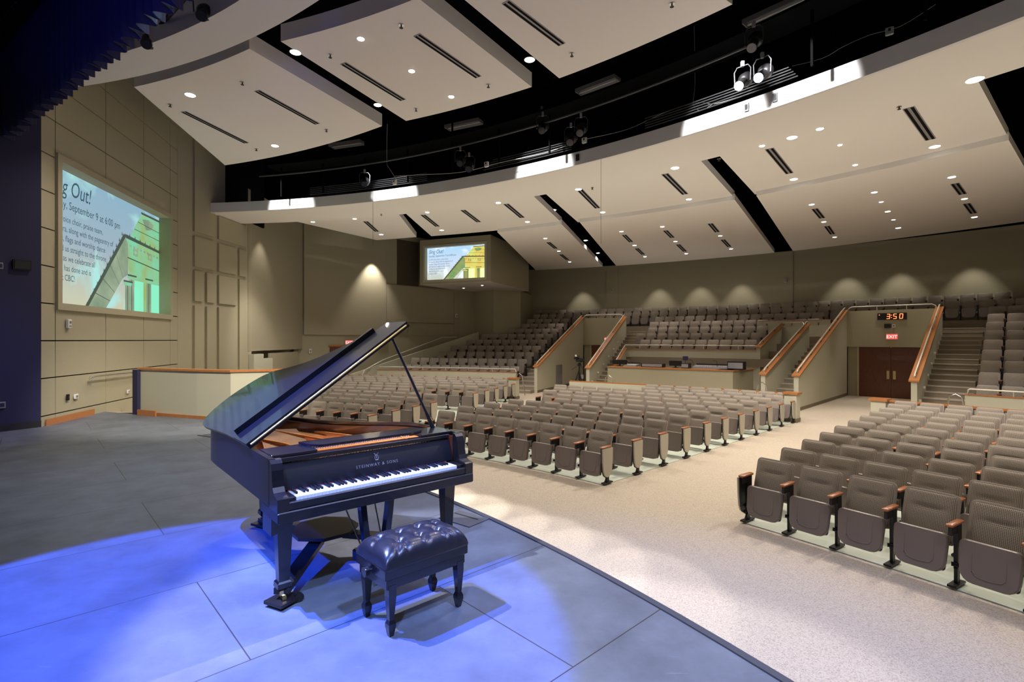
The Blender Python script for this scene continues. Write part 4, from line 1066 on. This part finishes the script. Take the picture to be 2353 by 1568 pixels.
double_door(O1, e1, n1, .45, 1.8, 2, 2.16, '')

# small wall fittings
def fitting(name, label, cat, p, rot, parts, group=None):
    t = thing(name, label, cat, p, rot, group)
    for nm, m, c, d in parts: nb(m).bbox(c, d, min(d)*.15).build(nm, t)
    return t
rw1 = math.atan2(W1.y, W1.x)
def onW1(px, z, off=.04): p = A0+W1*d2s(px)-N1*off; return Vector((p.x, p.y, z))
fitting('thermostat', 'white lozenge-shaped wall unit below the large screen', 'wall unit', onW1(153, 2.06), rw1, [('body', M_white, (0, 0, 0), (.12, .06, .19)), ('dial', M_grey, (0, -.035, .03), (.05, .02, .05)), ('grille', M_grey, (0, -.032, -.05), (.07, .01, .03))])
fitting('wall_outlet', 'black wall plate low on the left wall beside the ramp', 'outlet', onW1(151, .50), rw1, [('plate', M_blk, (0, 0, 0), (.09, .02, .13)), ('socket', M_dark, (0, -.012, 0), (.04, .01, .07))])
fitting('wall_outlet', 'white wall outlet right of the black plate low on the left wall', 'outlet', onW1(170, .49), rw1, [('plate', M_white, (0, 0, 0), (.12, .03, .10)), ('socket', M_grey, (0, -.017, 0), (.07, .01, .05))])
fitting('wall_outlet', 'white wall outlet under the handrail end near the stage-side wall', 'outlet', onW1(291, .38), rw1, [('plate', M_white, (0, 0, 0), (.11, .03, .09)), ('socket', M_grey, (0, -.017, 0), (.06, .01, .05))])
rbl = math.atan2(.89, .455)
def onB(px, z):
    k = (px-CX)/F; t = (k*A0.y-A0.x)/(-.455+.89*k); p = A0+Vector((-.455, -.89))*t+Vector((.89, -.455))*.03; return Vector((p.x, p.y, z))
fitting('wall_speaker', 'black rectangular box on the blue-lit wall at the photo left', 'wall box', onB(49, 3.15), rbl, [('body', M_blk, (0, 0, 0), (.28, .03, .20)), ('grille', M_dark, (0, -.02, 0), (.23, .012, .15))])
fitting('wall_outlet', 'pale wall plate at the bottom of the blue-lit wall', 'outlet', onB(3, .50), rbl, [('plate', M_grey, (0, 0, 0), (.10, .015, .12)), ('socket', M_blue, (0, -.010, 0), (.06, .01, .07))])
fitting('wall_outlet', 'pale wall plate level with the black box on the blue-lit wall', 'outlet', onB(-1, 3.1), rbl, [('plate', M_grey, (0, 0, 0), (.08, .015, .12)), ('socket', M_blue, (0, -.010, 0), (.05, .01, .07))])
hr = thing('handrail', 'brushed metal handrail on the left wall beside the ramp', 'handrail')
h0, h1 = onW1(192, 0, .12), onW1(322, 0, .12)
nb(M_steel).tube([h0+Vector((0, 0, .84)), h0+W1.to_3d()*.05+Vector((0, 0, .88)), h0+W1.to_3d()*.3+Vector((0, 0, .88)), h1+Vector((0, 0, .86))], .021, 10).build('rail', hr, 50)
for k in (.12, 1.15): c = h0+W1.to_3d()*k; nb(M_steel).tube([c+Vector((0, 0, .87)), c+Vector((0, 0, .80)), c+(N1*.10).to_3d()+Vector((0, 0, .78))], .012, 8).build('bracket', hr)
for px, r_, z in ((1406.5, 43.55, 4.98), (1804.5, 43.55, 5.0)):
    a = theta(px, r_); fitting('wall_speaker', 'small pale wall box on the back wall, %s pilaster' % ('left' if px < 1500 else 'right'), 'wall box', pol(r_, a, z), R(a-90), [('body', M_lowwall, (0, 0, 0), (.16, .08, .24)), ('grille', M_grey, (0, -.045, 0), (.1, .01, .16))], None)
p = P695+W3*(w3s(1046))-N3*.12; fitting('wall_speaker', 'small white wall box on the narrow dark strip under the far screen', 'wall box', Vector((p.x, p.y, 3.2)), math.atan2(W3.y, W3.x), [('body', M_white, (0, 0, 0), (.16, .08, .24)), ('grille', M_grey, (0, -.045, 0), (.1, .01, .16))])
p = P695+W3*w3s(712)-N3*.05; fitting('wall_switch', 'small white wall box left of the piano lid on the far side wall', 'wall box', Vector((p.x, p.y, 1.15)), math.atan2(W3.y, W3.x), [('body', M_white, (0, 0, 0), (.14, .06, .22)), ('grille', M_grey, (0, -.035, 0), (.08, .01, .14))])
pn = thing('floor_pocket', 'rectangular floor box lid set in the stage behind the bench', 'floor hatch', at(1066, 1192, z=.004), R(-38))
nb(mat('hatch_paint', (.085, .09, .10), .5)).box((0, 0, 0), (.40, .28, .008)).build('cover', pn); nb(M_dark).box((-.02, .05, .006), (.30, .015, .004)).build('slot', pn)
ap = O1+e1*2.9+n1*.0; p = Vector((ap.x, ap.y, 0))+Vector((n1.x, n1.y, 0))*.015
fitting('access_panel', 'pale grey metal access panel on the passage wall behind the tripod', 'panel', Vector((p.x, p.y, -.1)), hrot(-e1)+PI, [('door_panel', M_grey, (0, 0, 0), (.9, .02, 1.05)), ('latch', M_steel, (.35, -.02, 0), (.04, .02, .06))])
# step lights on the two stair walls
for O, e, n, w, px0, T in ((O1, e1, n1, TW1+.17, 0, 'far-left'), (O2, e2, n2, TW2+.17, 1, 'clock')):
    for k in range(7):
        p = O+n*w+e*(.35+.95*k); z = -.15+.35*k
        s = nb(M_white).box((p.x, p.y, z), (.06, .06, .07)).build('step_light'); tag(s, 'small step light on the wall right of the %s passage, %s from the bottom' % (T, ORD[k]), 'step light', 'step lights')
# short looped rails at the stair feet
for px, r_, lab in ((1751, 31.6, 'small metal grab rail loop at the foot of the narrow stairs by the sound booth'), (2196, 31.6, 'small metal grab rail loop at the foot of the right-hand stairs'), (1399, 31.6, 'small metal grab rail loop at the left end of the sound booth desk'), (1193, 30.9, 'small metal grab rail loop at the foot of the far-left stairs')):
    a = theta(px, r_); b = pol(r_, a, 0); d = Vector((-sin(R(a)), cos(R(a)), 0))*.28
    g = nb(M_steel).tube([b+d+Vector((0, 0, FL)), b+d*.5+Vector((0, 0, .12)), b+Vector((0, 0, .22)), b-d*.5+Vector((0, 0, .12)), b-d+Vector((0, 0, FL))], .022, 8); tag(g.build('grab_rail', None, 50), lab, 'railing')

# ================================================================== BOOTH EQUIPMENT
def facing(p): return math.atan2(p.x-C.x, -(p.y-C.y))+0   # local -Y looks towards the stage
def gear(px, w, h, kind, label, r=32.75, z=dz+.04):
    a = theta(px, r); p = pol(r, a, z); rot = R(a-90)
    t = thing(kind, label, 'computer monitor' if kind == 'monitor' else 'equipment', p, rot)
    if kind == 'monitor':
        nb(M_blk).bbox((0, 0, h/2+.08), (w, .05, h), .01).build('housing', t); nb(M_dark).box((0, .03, h/2+.08), (w*.92, .01, h*.9)).build('display', t); nb(M_blk).box((0, .02, .04), (.06, .06, .1)).box((0, .02, .01), (.22, .16, .02)).build('stand', t)
    elif kind == 'mixing_console':
        nb(M_grey).loft([[Vector((x, y, z_)) for y, z_ in ((-.3, 0), (.3, 0), (.3, h), (-.3, h*.5))] for x in (-w/2, w/2)]).build('body', t)
        k = nb(M_white)
        for i in range(18): k.box((-w/2+.08+i*(w-.16)/17, -.05, h*.78), (.02, .03, .03))
        k.build('faders', t); nb(M_blk).box((0, .28, h+.02), (w, .06, .05)).build('meter_bridge', t)
    else:
        nb(M_blk).bbox((0, 0, h/2), (w, .35, h), .01).build('body', t); nb(M_grey).box((0, -.178, h/2), (w*.9, .01, h*.7)).build('front_panel', t)
gear(1424, .66, .20, 'monitor', 'wide black monitor at the left end of the booth desk')
gear(1452, .55, .10, 'mixing_console', 'small grey mixer right of the leftmost booth monitor', 33.0)
gear(1501, .95, .16, 'equipment_rack', 'long low black equipment case on the booth desk')
gear(1552, .52, .22, 'monitor', 'black monitor left of the small blue screen on the booth desk')
gear(1577, .30, .20, 'equipment_rack', 'small black case under the small blue screen')
gear(1638, 1.5, .12, 'mixing_console', 'long pale mixing console in the middle of the booth desk', 33.2)
gear(1693, .60, .32, 'equipment_rack', 'black boxy speaker at the right corner of the booth desk', 32.9)
a = theta(1575, 33.3); tb = thing('tablet_display', 'small dark blue screen raised on a thin stand in the booth', 'computer monitor', pol(33.3, a, dz), R(a-90))
nb(M_blk).tube([(0, 0, 0), (0, 0, .35)], .012, 6).build('stand', tb); nb(M_blue).bbox((0, 0, .42), (.22, .02, .17), .005).build('display', tb)
for px, l in ((1593, 'left'), (1648, 'right')):
    a = theta(px, 33.1); g = thing('gooseneck_microphone', 'thin black gooseneck microphone on the mixing console, %s one of two' % l, 'microphone', pol(33.1, a, dz+.04), R(a-90))
    nb(M_blk).tube([(0, 0, 0), (0, 0, .22), (-.03, 0, .30), (-.1, 0, .33)], .008, 6).build('neck', g); nb(M_blk).tube([(-.1, 0, .33), (-.16, 0, .33)], .014, 6).build('capsule', g)

# camera on tripod
TP = thing('camera_tripod', 'black video camera on a tall tripod beside the low wall of the middle seats', 'camera tripod', pol(30.3, theta(1331, 30.3), FL), .3)
hub = Vector((0, 0, 1.25))
for k in range(3):
    a = 2*PI*k/3+.5; f_ = Vector((.42*cos(a), .42*sin(a), 0)); l = nb(M_blk)
    l.tube([f_, hub], .018, 6); l.tube([f_*1.0+Vector((0, 0, .02)), hub*.75+f_*.25+Vector((.03, .02, 0))], .012, 6); l.tube([f_*.6+Vector((0, 0, .5)), Vector((0, 0, .62))], .010, 5); l.build('leg', TP)
nb(M_blk).tube([(0, 0, .55), (0, 0, 1.4)], .03, 8).build('centre_column', TP)
b = nb(M_blk); b.lathe([(.05, 1.38), (.08, 1.42), (.08, 1.48), (.05, 1.52)], n=12); b.tube([(.0, 0, 1.46), (.28, .16, 1.26)], .012, 6); b.tube([(0, 0, 1.46), (-.26, .16, 1.24)], .012, 6); b.build('pan_head', TP)
cb = nb(M_blk); cb.bbox((0, 0, 1.65), (.15, .40, .20), .02); cb.tube([(0, -.2, 1.66), (0, -.38, 1.66)], .06, 14); cb.box((0, .08, 1.80), (.03, .22, .03)); cb.box((-.12, .05, 1.72), (.12, .16, .09)); cb.build('camera_body', TP)
nb(M_white).box((-.16, -.02, 1.82), (.05, .05, .07)).build('tally_lamp', TP); nb(M_grey).box((.16, .1, .95), (.12, .08, .16)).build('remote_box', TP)

# ================================================================== STAGE CURTAIN
M_curtain = mat('navy_velvet', (.012, .012, .05), .9, sheen=.3)
cur = []
cv0, cv1 = Vector((-11.6, 11.2)), Vector((-2.6, 5.0)); cd = (cv1-cv0); cl_ = cd.length; cd = cd.normalized(); cn = Vector((-cd.y, cd.x))
N = 520; vs = []; fs = []
for i in range(N+1):
    s = cl_*i/N; ph = s/.23*2*PI
    w = .085*(sin(ph)+.35*sin(2*ph+.6)); p = cv0+cd*(s+.02*cos(ph))+cn*w
    hem = 5.5+.035*sin(ph*.5)+.02*sin(s*3.1)
    for z in (hem, 6.4, 8.9): vs.append((p.x+(0 if z < 6 else 0), p.y, z))
for i in range(N):
    a = i*3
    for k in (0, 1): fs.append((a+k, a+3+k, a+4+k, a+1+k))
cu_ = nb(M_curtain).add(vs, fs).build('stage_curtain', None, 180)
md_ = cu_.modifiers.new('cloth', 'SOLIDIFY'); md_.thickness = .012
tag(cu_, 'dark navy pleated valance curtain hanging over the stage at the top left', 'curtain')
bt_ = nb(M_black); 
for dx in (1.1,): bt_.slab(cv0-cn*.6-cd*1.0, cd, cn, [(0, 6.6), (cl_+1, 6.6), (cl_+1, 9.4), (0, 9.4)], .05)
struct('wall_stage_header', bt_)

# ================================================================== CEILING FIXTURES
def downlight(p, label, r=.085, group='recessed downlights'):
    t = thing('downlight', label, 'ceiling light', p, 0, group)
    nb(M_white).lathe([(r*1.15, -.006), (r*1.15, -.001)], n=20).build('trim_ring', t)
    nb(M_lens).lathe([(r*.9, -.013), (r, -.0065)], n=20).build('lens', t)
def slot(p, q, w, label, group='linear air slots in the ceiling'):
    t = thing('air_slot', label, 'air diffuser', (p+q)/2, math.atan2(q.y-p.y, q.x-p.x), group); L = (q-p).length
    nb(M_grey).box((0, 0, -.004), (L+.04, w, .008)).build('frame', t)
    b = nb(M_blk2); b.box((0, w*.27, -.010), (L, w*.26, .006)); b.box((0, -w*.27, -.010), (L, w*.26, .006)); b.build('slots', t)
def sprinkler(p, label, group='ceiling sprinklers'):
    t = thing('sprinkler', label, 'sprinkler', p, 0, group)
    nb(M_steel).lathe([(.045, -.01), (.04, -.001)], n=12).build('escutcheon', t); nb(M_blk).tube([(0, 0, 0), (0, 0, -.05)], .012, 6).lathe([(.032, -.055), (.032, -.05)], n=10).build('deflector', t)
ZS = 6.12
POS = {'cl': 'left ceiling cloud', 'cm': 'middle ceiling cloud', 'cr': 'right ceiling cloud'}
DL = [(437, 218, ZF, .10, 'bright downlight in the left ceiling cloud, nearer the curtain'), (632, 335, ZF, .09, 'bright downlight in the left ceiling cloud, near its rear corner'),
 (679, 120, ZF, .09, 'bright downlight at the left edge of the middle ceiling cloud, front end'), (829, 89, ZF, .06, 'dim downlight in the middle cloud, nearest its front edge'), (946, 163, ZF, .06, 'dim downlight in the centre of the middle cloud'),
 (1037, 222, ZF, .06, 'dim downlight in the middle cloud, nearest its rear edge'), (868, 241, ZF, .08, 'bright downlight at the left edge of the middle cloud, rear end'), (1217, 137, ZF, .09, 'bright downlight at the left edge of the right ceiling cloud'),
 (719, 510, ZS, .07, 'downlight at the far left end of the white curved soffit'), (815, 503, ZS, .07, 'second downlight from the left end of the curved soffit'), (982, 488, ZS, .07, 'soffit downlight just right of the thin hanging cable'),
 (1145, 466, ZS, .08, 'soffit downlight above the far screen'), (1329, 435, ZS, .09, 'soffit downlight right of the starburst lamp gap'), (1551, 386, ZS, .10, 'soffit downlight in the middle of the curve'),
 (1751, 335, ZS, .06, 'dim soffit downlight left of the bright one under the stage lights'), (1820, 316, ZS, .10, 'bright soffit downlight under the stage lights'), (1884, 296, ZS, .07, 'dim soffit downlight right of the bright one under the stage lights'), (2240, 183, ZS, .12, 'largest soffit downlight at the right end'),
 (876, 539, ZA, .09, 'downlight in the leftmost rear ceiling panel'), (1015, 529, ZA, .09, 'downlight in the ceiling panel above the far screen, left one'), (1212, 510, ZA, .09, 'downlight in the ceiling panel above the far screen, right one'),
 (1385, 488, ZA, .09, 'left downlight near the step of the centre ceiling panel'), (1583, 458, ZA, .09, 'right downlight near the step of the centre ceiling panel'), (1824, 412, ZA, .10, 'left bright downlight near the step of the right ceiling panel'), (2148, 337, ZA, .11, 'right bright downlight near the step of the right ceiling panel'),
 (1930, 333, ZA, .05, 'faint downlight in the right ceiling panel, nearer the soffit'), (1965, 379, ZA, .06, 'faint downlight in the right ceiling panel, middle'),
 (1253, 548, ZB, .08, 'front downlight of the row in the left rear panel'), (1284, 577, ZB, .08, 'middle downlight of the row in the left rear panel'), (1309, 602, ZB, .08, 'back downlight of the row in the left rear panel'),
 (1428, 532, ZB, .08, 'front downlight, first row of the centre rear panel'), (1458, 564, ZB, .09, 'middle downlight, first row of the centre rear panel'), (1482, 590, ZB, .08, 'back downlight, first row of the centre rear panel'),
 (1522, 521, ZB, .08, 'front downlight, second row of the centre rear panel'), (1552, 555, ZB, .08, 'middle downlight, second row of the centre rear panel'), (1577, 583, ZB, .08, 'back downlight, second row of the centre rear panel'),
 (1655, 542, ZB, .08, 'middle downlight, third row of the centre rear panel'), (1680, 572, ZB, .08, 'back downlight, third row of the centre rear panel'),
 (1865, 470, ZB, .08, 'front downlight, first row of the right rear panel'), (1893, 510, ZB, .08, 'middle downlight, first row of the right rear panel'), (1918, 545, ZB, .08, 'back downlight, first row of the right rear panel'),
 (2009, 442, ZB, .08, 'first downlight from the step in the second row of the right rear panel'), (2025, 464, ZB, .06, 'second downlight from the step in the second row of the right rear panel'), (2040, 486, ZB, .08, 'third downlight from the step in the second row of the right rear panel'),
 (2053, 505, ZB, .06, 'fourth downlight from the step in the second row of the right rear panel'), (2064, 524, ZB, .09, 'downlight nearest the back wall in the second row of the right rear panel'),
 (2187, 407, ZB, .09, 'front downlight, third row of the right rear panel'), (2216, 457, ZB, .08, 'middle downlight, third row of the right rear panel'), (2239, 499, ZB, .09, 'back downlight, third row of the right rear panel')]
for px, py, z, r, l in DL:
    p = at(px, py, z=z); downlight(p, l, r)
    if r >= .07:
        pw, sz = {ZF: (300 if r > .085 else 200, 125), ZS: (560 if r > .085 else 330, 125), ZA: (300, 105), ZB: (230, 60)}[z]
        spot('downlight_beam', p-Vector((0, 0, .05)), (p.x, p.y, -1), pw*DLK, WARM, sz, .6, .06)
SLT = [(423, 257, 565, 328, ZF, 'outer air slot of two in the left ceiling cloud'), (592, 209, 728, 284, ZF, 'inner air slot of two in the left ceiling cloud'), (790, 146, 925, 229, ZF, 'left air slot of two in the middle ceiling cloud'), (959, 81, 1098, 176, ZF, 'right air slot of two in the middle ceiling cloud'), (1163, 5, 1290, 101, ZF, 'air slot in the right ceiling cloud'),
 (886, 507, 913, 532, ZA, 'air slot in the leftmost rear ceiling panel'), (840, 509, 866, 532, ZA, 'air slot beside the thin hanging cable'), (972, 494, 1005, 520, ZA, 'left air slot of three above the far screen'), (1064, 483, 1100, 510, ZA, 'centre air slot of three above the far screen'), (1163, 469, 1200, 500, ZA, 'right air slot of three above the far screen'),
 (1331, 435, 1373, 478, ZA, 'left air slot in the centre ceiling panel'), (1528, 400, 1574, 446, ZA, 'right air slot in the centre ceiling panel'), (1768, 342, 1814, 398, ZA, 'left air slot in the right ceiling panel'), (2088, 248, 2138, 320, ZA, 'right air slot in the right ceiling panel'),
 (1260, 557, 1277, 571, ZB, 'front short slot in the left rear panel'), (1289, 585, 1304, 597, ZB, 'back short slot in the left rear panel'), (1434, 540, 1450, 556, ZB, 'front short slot, first row of the centre rear panel'), (1463, 571, 1478, 585, ZB, 'back short slot, first row of the centre rear panel'),
 (1529, 530, 1545, 546, ZB, 'front short slot, second row of the centre rear panel'), (1558, 562, 1574, 578, ZB, 'back short slot, second row of the centre rear panel'), (1632, 514, 1648, 533, ZB, 'front short slot, third row of the centre rear panel'), (1661, 551, 1676, 567, ZB, 'back short slot, third row of the centre rear panel'),
 (1872, 480, 1889, 501, ZB, 'front short slot, first row of the right rear panel'), (1900, 520, 1913, 538, ZB, 'back short slot, first row of the right rear panel'), (2194, 422, 2212, 446, ZB, 'front short slot, third row of the right rear panel'), (2221, 468, 2237, 490, ZB, 'back short slot, third row of the right rear panel')]
for a, b, c, d, z, l in SLT:
    if a == 886: continue
    slot(at(a, b, z=z), at(c, d, z=z), .15 if z == ZF else .20, l)
SPK = [(391, 240, ZF, 'left cloud, left of its bright downlight'), (557, 189, ZF, 'left cloud, above its inner air slot'), (589, 342, ZF, 'left cloud, at its rear edge'), (750, 298, ZF, 'left cloud, at its right rear corner'), (759, 126, ZF, 'middle cloud, near its left front corner'), (922, 57, ZF, 'middle cloud, near the top of the photo'), (956, 250, ZF, 'middle cloud, near its rear left corner'), (1122, 195, ZF, 'middle cloud, near its rear right corner'),
 (1314, 123, ZF, 'right cloud, just past its air slot'), (1544, 8, ZF, 'right cloud, near the top of the photo'), (1652, 365, ZS, 'soffit, just before the wide black gap'), (2066, 245, ZS, 'soffit, left of the longest air slot'), (876, 492, ZS, 'soffit, by the thin hanging cable'), (1361, 431, ZS, 'soffit, right of the starburst gap')]
for px, py, z, l in SPK: sprinkler(at(px, py, z=z-.001), 'small ceiling sprinkler in the '+l)
# lamps hanging in the black gap
M_hot = mat('bare_lamp', (1, 1, 1), .3, emit=(1, .96, .9), estr=40)
for px, py, z, l in ((1272, 483, 6.75, 'nearest'), (1346, 553, 6.7, 'middle'), (1374, 582, 6.7, 'farthest')):
    p = at(px, py, z=z); t = thing('gap_floodlight', 'bright floodlight in the black ceiling gap, %s of the three' % l, 'floodlight', p, 0, 'floodlights in the ceiling gap')
    nb(M_blk).lathe([(.05, .22), (.12, .12), (.14, 0), (.12, .005)][::-1], n=14).build('housing', t); nb(M_hot).lathe([(.09, -.002), (.09, .002)], n=14).build('lens', t)
    spot('gap_light', p-Vector((0, 0, .05)), (p.x, p.y, -1), 160, WARM, 140, .6, .08)
# wall washers by the back wall (light only, the cans are among the rear downlights)
for px in LIT: a = theta(px, 42.7); spot('wall_washer', pol(42.75, a, 6.2), pol(43.15, a, 2), 170, (1, .93, .82), 66, .6, .05)
# cans that throw the cones on the side wall
for px, O, e, n, s_, pw_ in ((840, P695, W3, N3, w3s(852), 75), (600, P567, e5, n5, 1.0, 12)):
    p = O+e*s_-n*.62; spot('wall_washer', (p.x, p.y, 6.35), (p.x+n.x*.45, p.y+n.y*.45, 2.2), pw_*7, (1, .93, .82), 74, .7, .05)
spot('relief_light', (-7.4, 18.6, 6.0), (-10.3, 20.9, .4), 620, (1, .93, .82), 46, .8, .08)
# fluorescent strips in the void
for px0, py0, px1, py1, l in ((762, 340, 832, 330, 'leftmost'), (1028, 298, 1104, 282, 'second from the left'), (1330, 217, 1418, 184, 'third from the left'), (1714, 62, 1852, 0, 'rightmost')):
    p, q = at(px0, py0, z=8.3), at(px1, py1, z=8.3); t = thing('strip_light', 'unlit grey fluorescent strip fixture in the black ceiling void, %s' % l, 'strip light', (p+q)/2, math.atan2(q.y-p.y, q.x-p.x), 'strip fixtures in the void'); L = (q-p).length
    nb(M_grey).loft([[Vector((x, y, z)) for y, z in ((-.16, .0), (-.05, .07), (.05, .07), (.16, .0), (.17, .09), (-.17, .09))] for x in (-L/2, L/2)]).build('reflector', t)
    nb(M_white).tube([(-L/2+.03, 0, .02), (L/2-.03, 0, .02)], .016, 8).build('tube_lamp', t); nb(M_grey).box((-L/2, 0, .05), (.03, .32, .09)).build('end_cap', t); nb(M_grey).box((L/2, 0, .05), (.03, .32, .09)).build('end_cap', t)
# catwalk pipes and conduits
def arcpts(r, a0, a1, z, n=24): return [pol(r, a0+(a1-a0)*i/n, z) for i in range(n+1)]
M_pipe = mat('dull_black_pipe', (.03, .03, .033), .5)
tag(nb(M_pipe).tube(arcpts(21.95, 40, 78, 6.92, 40), .03, 8).build('lighting_pipe', None, 50), 'long curved black lighting pipe under the catwalk', 'pipe')
for k in range(5):
    for a0, a1, w in ((39+k*.1, 47, 'under the lit stage lamps'), (52, 59-k*.2, 'by the dark lamp cluster'), (64, 75, 'at the left')):
        tag(nb(M_pipe).tube(arcpts(22.9, a0, a1, 6.52+.055*k, 12), .012, 6).build('conduit', None, 50), 'thin grey conduit above the fascia %s, %s from the bottom' % (w, ORD[k]), 'conduit', 'conduits above the fascia')
M_steelbk = mat('catwalk_steel', (.0015, .0015, .0018), .9, spec=.05)
cwk = nb(M_steelbk); 
for a in (34, 38, 53, 57, 61, 65, 69, 73, 77): cwk.box(pol(22.5, a, 7.6), (.04, .04, 2.4), Matrix.Rotation(R(a), 3, 'Z'))
ring(22.2, 22.9, 30, 78, 7.35, 7.4, cwk, 40); tag(cwk.build('catwalk'), 'dark steel catwalk hanging in the black void above the fascia', 'catwalk')
def wire(pts, r, label, m=None): tag(nb(m or M_rail).tube(smoothpoly(pts, 4), r, 5).build('cable', None, 50), label, 'cable')
wire([at(908, 405, d=14.5), at(960, 402, d=14.4), at(1060, 396, d=14.1), at(1150, 374, d=13.7), at(1250, 352, d=13.3), at(1300, 335, d=13)], .006, 'thin pale cable sagging along the left part of the catwalk')
wire([at(1345, 320, d=12.9), at(1440, 298, d=12.5), at(1520, 262, d=12), at(1600, 236, d=11.6), at(1640, 239, d=11.4), at(1700, 222, d=11)], .006, 'thin pale cable drooping left of the lit stage lamps')
wire([at(1820, 152, d=10.6), at(1890, 134, d=10.3), at(1940, 106, d=10), at(2000, 80, d=9.8), at(2070, 60, d=9.5), at(2150, 10, d=9.2)], .005, 'thin pale cable running up right of the lit stage lamps')
wire([at(890, 285, d=15), at(889, 370, d=15), at(894, 386, d=14.8), at(912, 414, d=14.6)], .006, 'thin vertical cable dropping left of the catwalk junction box')
wire([at(1595, 60, d=12), at(1597, 190, d=11.8), at(1593, 240, d=11.6), at(1610, 254, d=11.5), at(1640, 238, d=11.4)], .005, 'vertical cable looping beside the warm stage lamp')
tag(nb(M_pipe).tube([at(857, 420, d=14), at(857, 565, d=14)], .004, 5).build('hanging_cable'), 'thin vertical cable hanging in front of the soffit, left', 'cable'); tag(nb(M_pipe).tube([at(1381, 345, d=12.6), at(1381, 560, d=12.6)], .004, 5).build('hanging_cable'), 'thin vertical cable hanging in front of the soffit, centre', 'cable')
for px, py, d, l in ((907, 419, 14.5, 'leftmost, by the vertical cable'), (1118, 378, 13.9, 'second from the left'), (1343, 323, 12.9, 'beside the dark lamp cluster'), (2044, 72, 9.6, 'small, at the upper right')):
    p = at(px, py, d=d); t = thing('junction_box', 'white junction box on the catwalk, '+l, 'junction box', p, R(-38), 'catwalk junction boxes')
    nb(M_white).bbox((0, 0, 0), (.13, .06, .14), .01).build('box', t); nb(M_dark).box((0, -.032, .02), (.04, .01, .05)).build('socket', t)
# dark plates on the fascia under the lit lamps
for px, py, l in ((1715, 254, 'left, under the warm lamp'), (1781, 234, 'right, under the blue lamp'), (1327, 370, 'below the dark lamp cluster')):
    r_ = 22.94; a = theta(px, r_); p = pol(r_, a, 6.29); t = thing('fascia_plate', 'small dark plate on the curved white fascia, '+l, 'wall plate', p, R(a-90), 'fascia plates')
    nb(M_blk).box((0, 0, 0), (.09, .02, .16)).build('plate', t); nb(M_dark).box((0, -.012, 0), (.05, .01, .1)).build('socket', t)
# ellipsoidal stage lights
def atr(px, py, r):
    a = theta(px, r); q = pol(r, a, 0); return Vector((q.x, q.y, EYE+(CY-py)*q.y/F))
def stage_light(p, to, label, lens, tilt=0):
    q = (Vector(to)-Vector(p)).to_track_quat('-Z', 'Y'); Mq = q.to_matrix()
    t = thing('stage_light', label, 'stage light', p, (0, 0, 0), 'stage lights on the catwalk pipe')
    b = nb(M_blk); b.lathe([(.085, -.20), (.09, -.18), (.075, -.12), (.075, .05), (.10, .07), (.13, .14), (.12, .26), (.07, .32)], n=16, M=Mq); b.build('housing', t, 50)
    nb(lens).lathe([(.078, -.212), (.078, -.2005)], n=16, M=Mq).build('lens', t)
    xq = Mq @ Vector((1, 0, 0)); y = nb(M_pipe); y.tube([xq*.14, xq*.15+Vector((0, 0, .22)), xq*.10+Vector((0, 0, .30)), -xq*.10+Vector((0, 0, .30)), -xq*.15+Vector((0, 0, .22)), -xq*.14], .011, 6); y.build('yoke', t)
    nb(M_grey).box((0, 0, .34), (.05, .05, .10)).build('clamp', t)
M_warm = mat('lit_warm_lens', (1, 1, 1), .2, emit=(1, .80, .62), estr=60); M_cool = mat('lit_blue_lens', (1, 1, 1), .2, emit=(.45, .62, 1), estr=60)
M_glass = mat('dark_lens_glass', (.02, .02, .03), .08, coat=1)
stage_light(LW, TW, 'lit warm-white stage lamp on the catwalk pipe', M_warm)
stage_light(LB, TB, 'lit bluish-white stage lamp right of the warm one', M_cool)
for px, py, d, l in ((1732, 100, 10.6, 'unlit stage lamp above the two lit lamps'), (1312, 322, 13.1, 'unlit stage lamp with a copper edge, left in the dark cluster'), (1335, 300, 13.3, 'unlit stage lamp, right in the dark cluster'), (1078, 385, 14.2, 'unlit stage lamp hanging low on the left part of the pipe'), (1058, 372, 14.4, 'unlit stage lamp just left of the low-hanging one'), (838, 420, 15.4, 'unlit stage lamp at the left end of the pipe'), (1247, 295, 13.4, 'unlit stage lamp on the bright conduit mast')):
    stage_light(atr(px, py, 21.9), (-1+(px-1300)*.002, 3.5, 0), l, M_glass)
mst = nb(M_grey).tube([at(1245, 245, d=13.4), at(1244, 285, d=13.4)], .045, 8); tag(mst.build('drop_pipe'), 'short pale vertical pipe above an unlit lamp in the void', 'pipe')
# pipe and fixtures above the valance
tag(nb(M_blk).tube([at(340, 88, z=7.3), at(470, 0, z=7.3)+Vector((.4, -.6, 0))], .035, 8).build('batten_pipe'), 'black batten pipe behind the bulkhead at the top left', 'pipe')
for px, py, l in ((468, 32, 'right'), (340, 98, 'left')): stage_light(at(px, py, z=7.02), (-2, 0, 0), 'black stage lamp above the navy curtain, %s one' % l, M_glass)
# lamps that light the fascia from the catwalk side of the clouds
for px, w_ in ((670, 1), (905, 1.2), (1250, 1.2), (1660, 1.3), (1745, .8), (1850, 1.3)):
    a = theta(px, 22.96); spot('fascia_light', pol(21.6, a, 6.75), pol(22.96, a, 6.25), 300*w_, (1, 1, 1), 66, .3, .04)
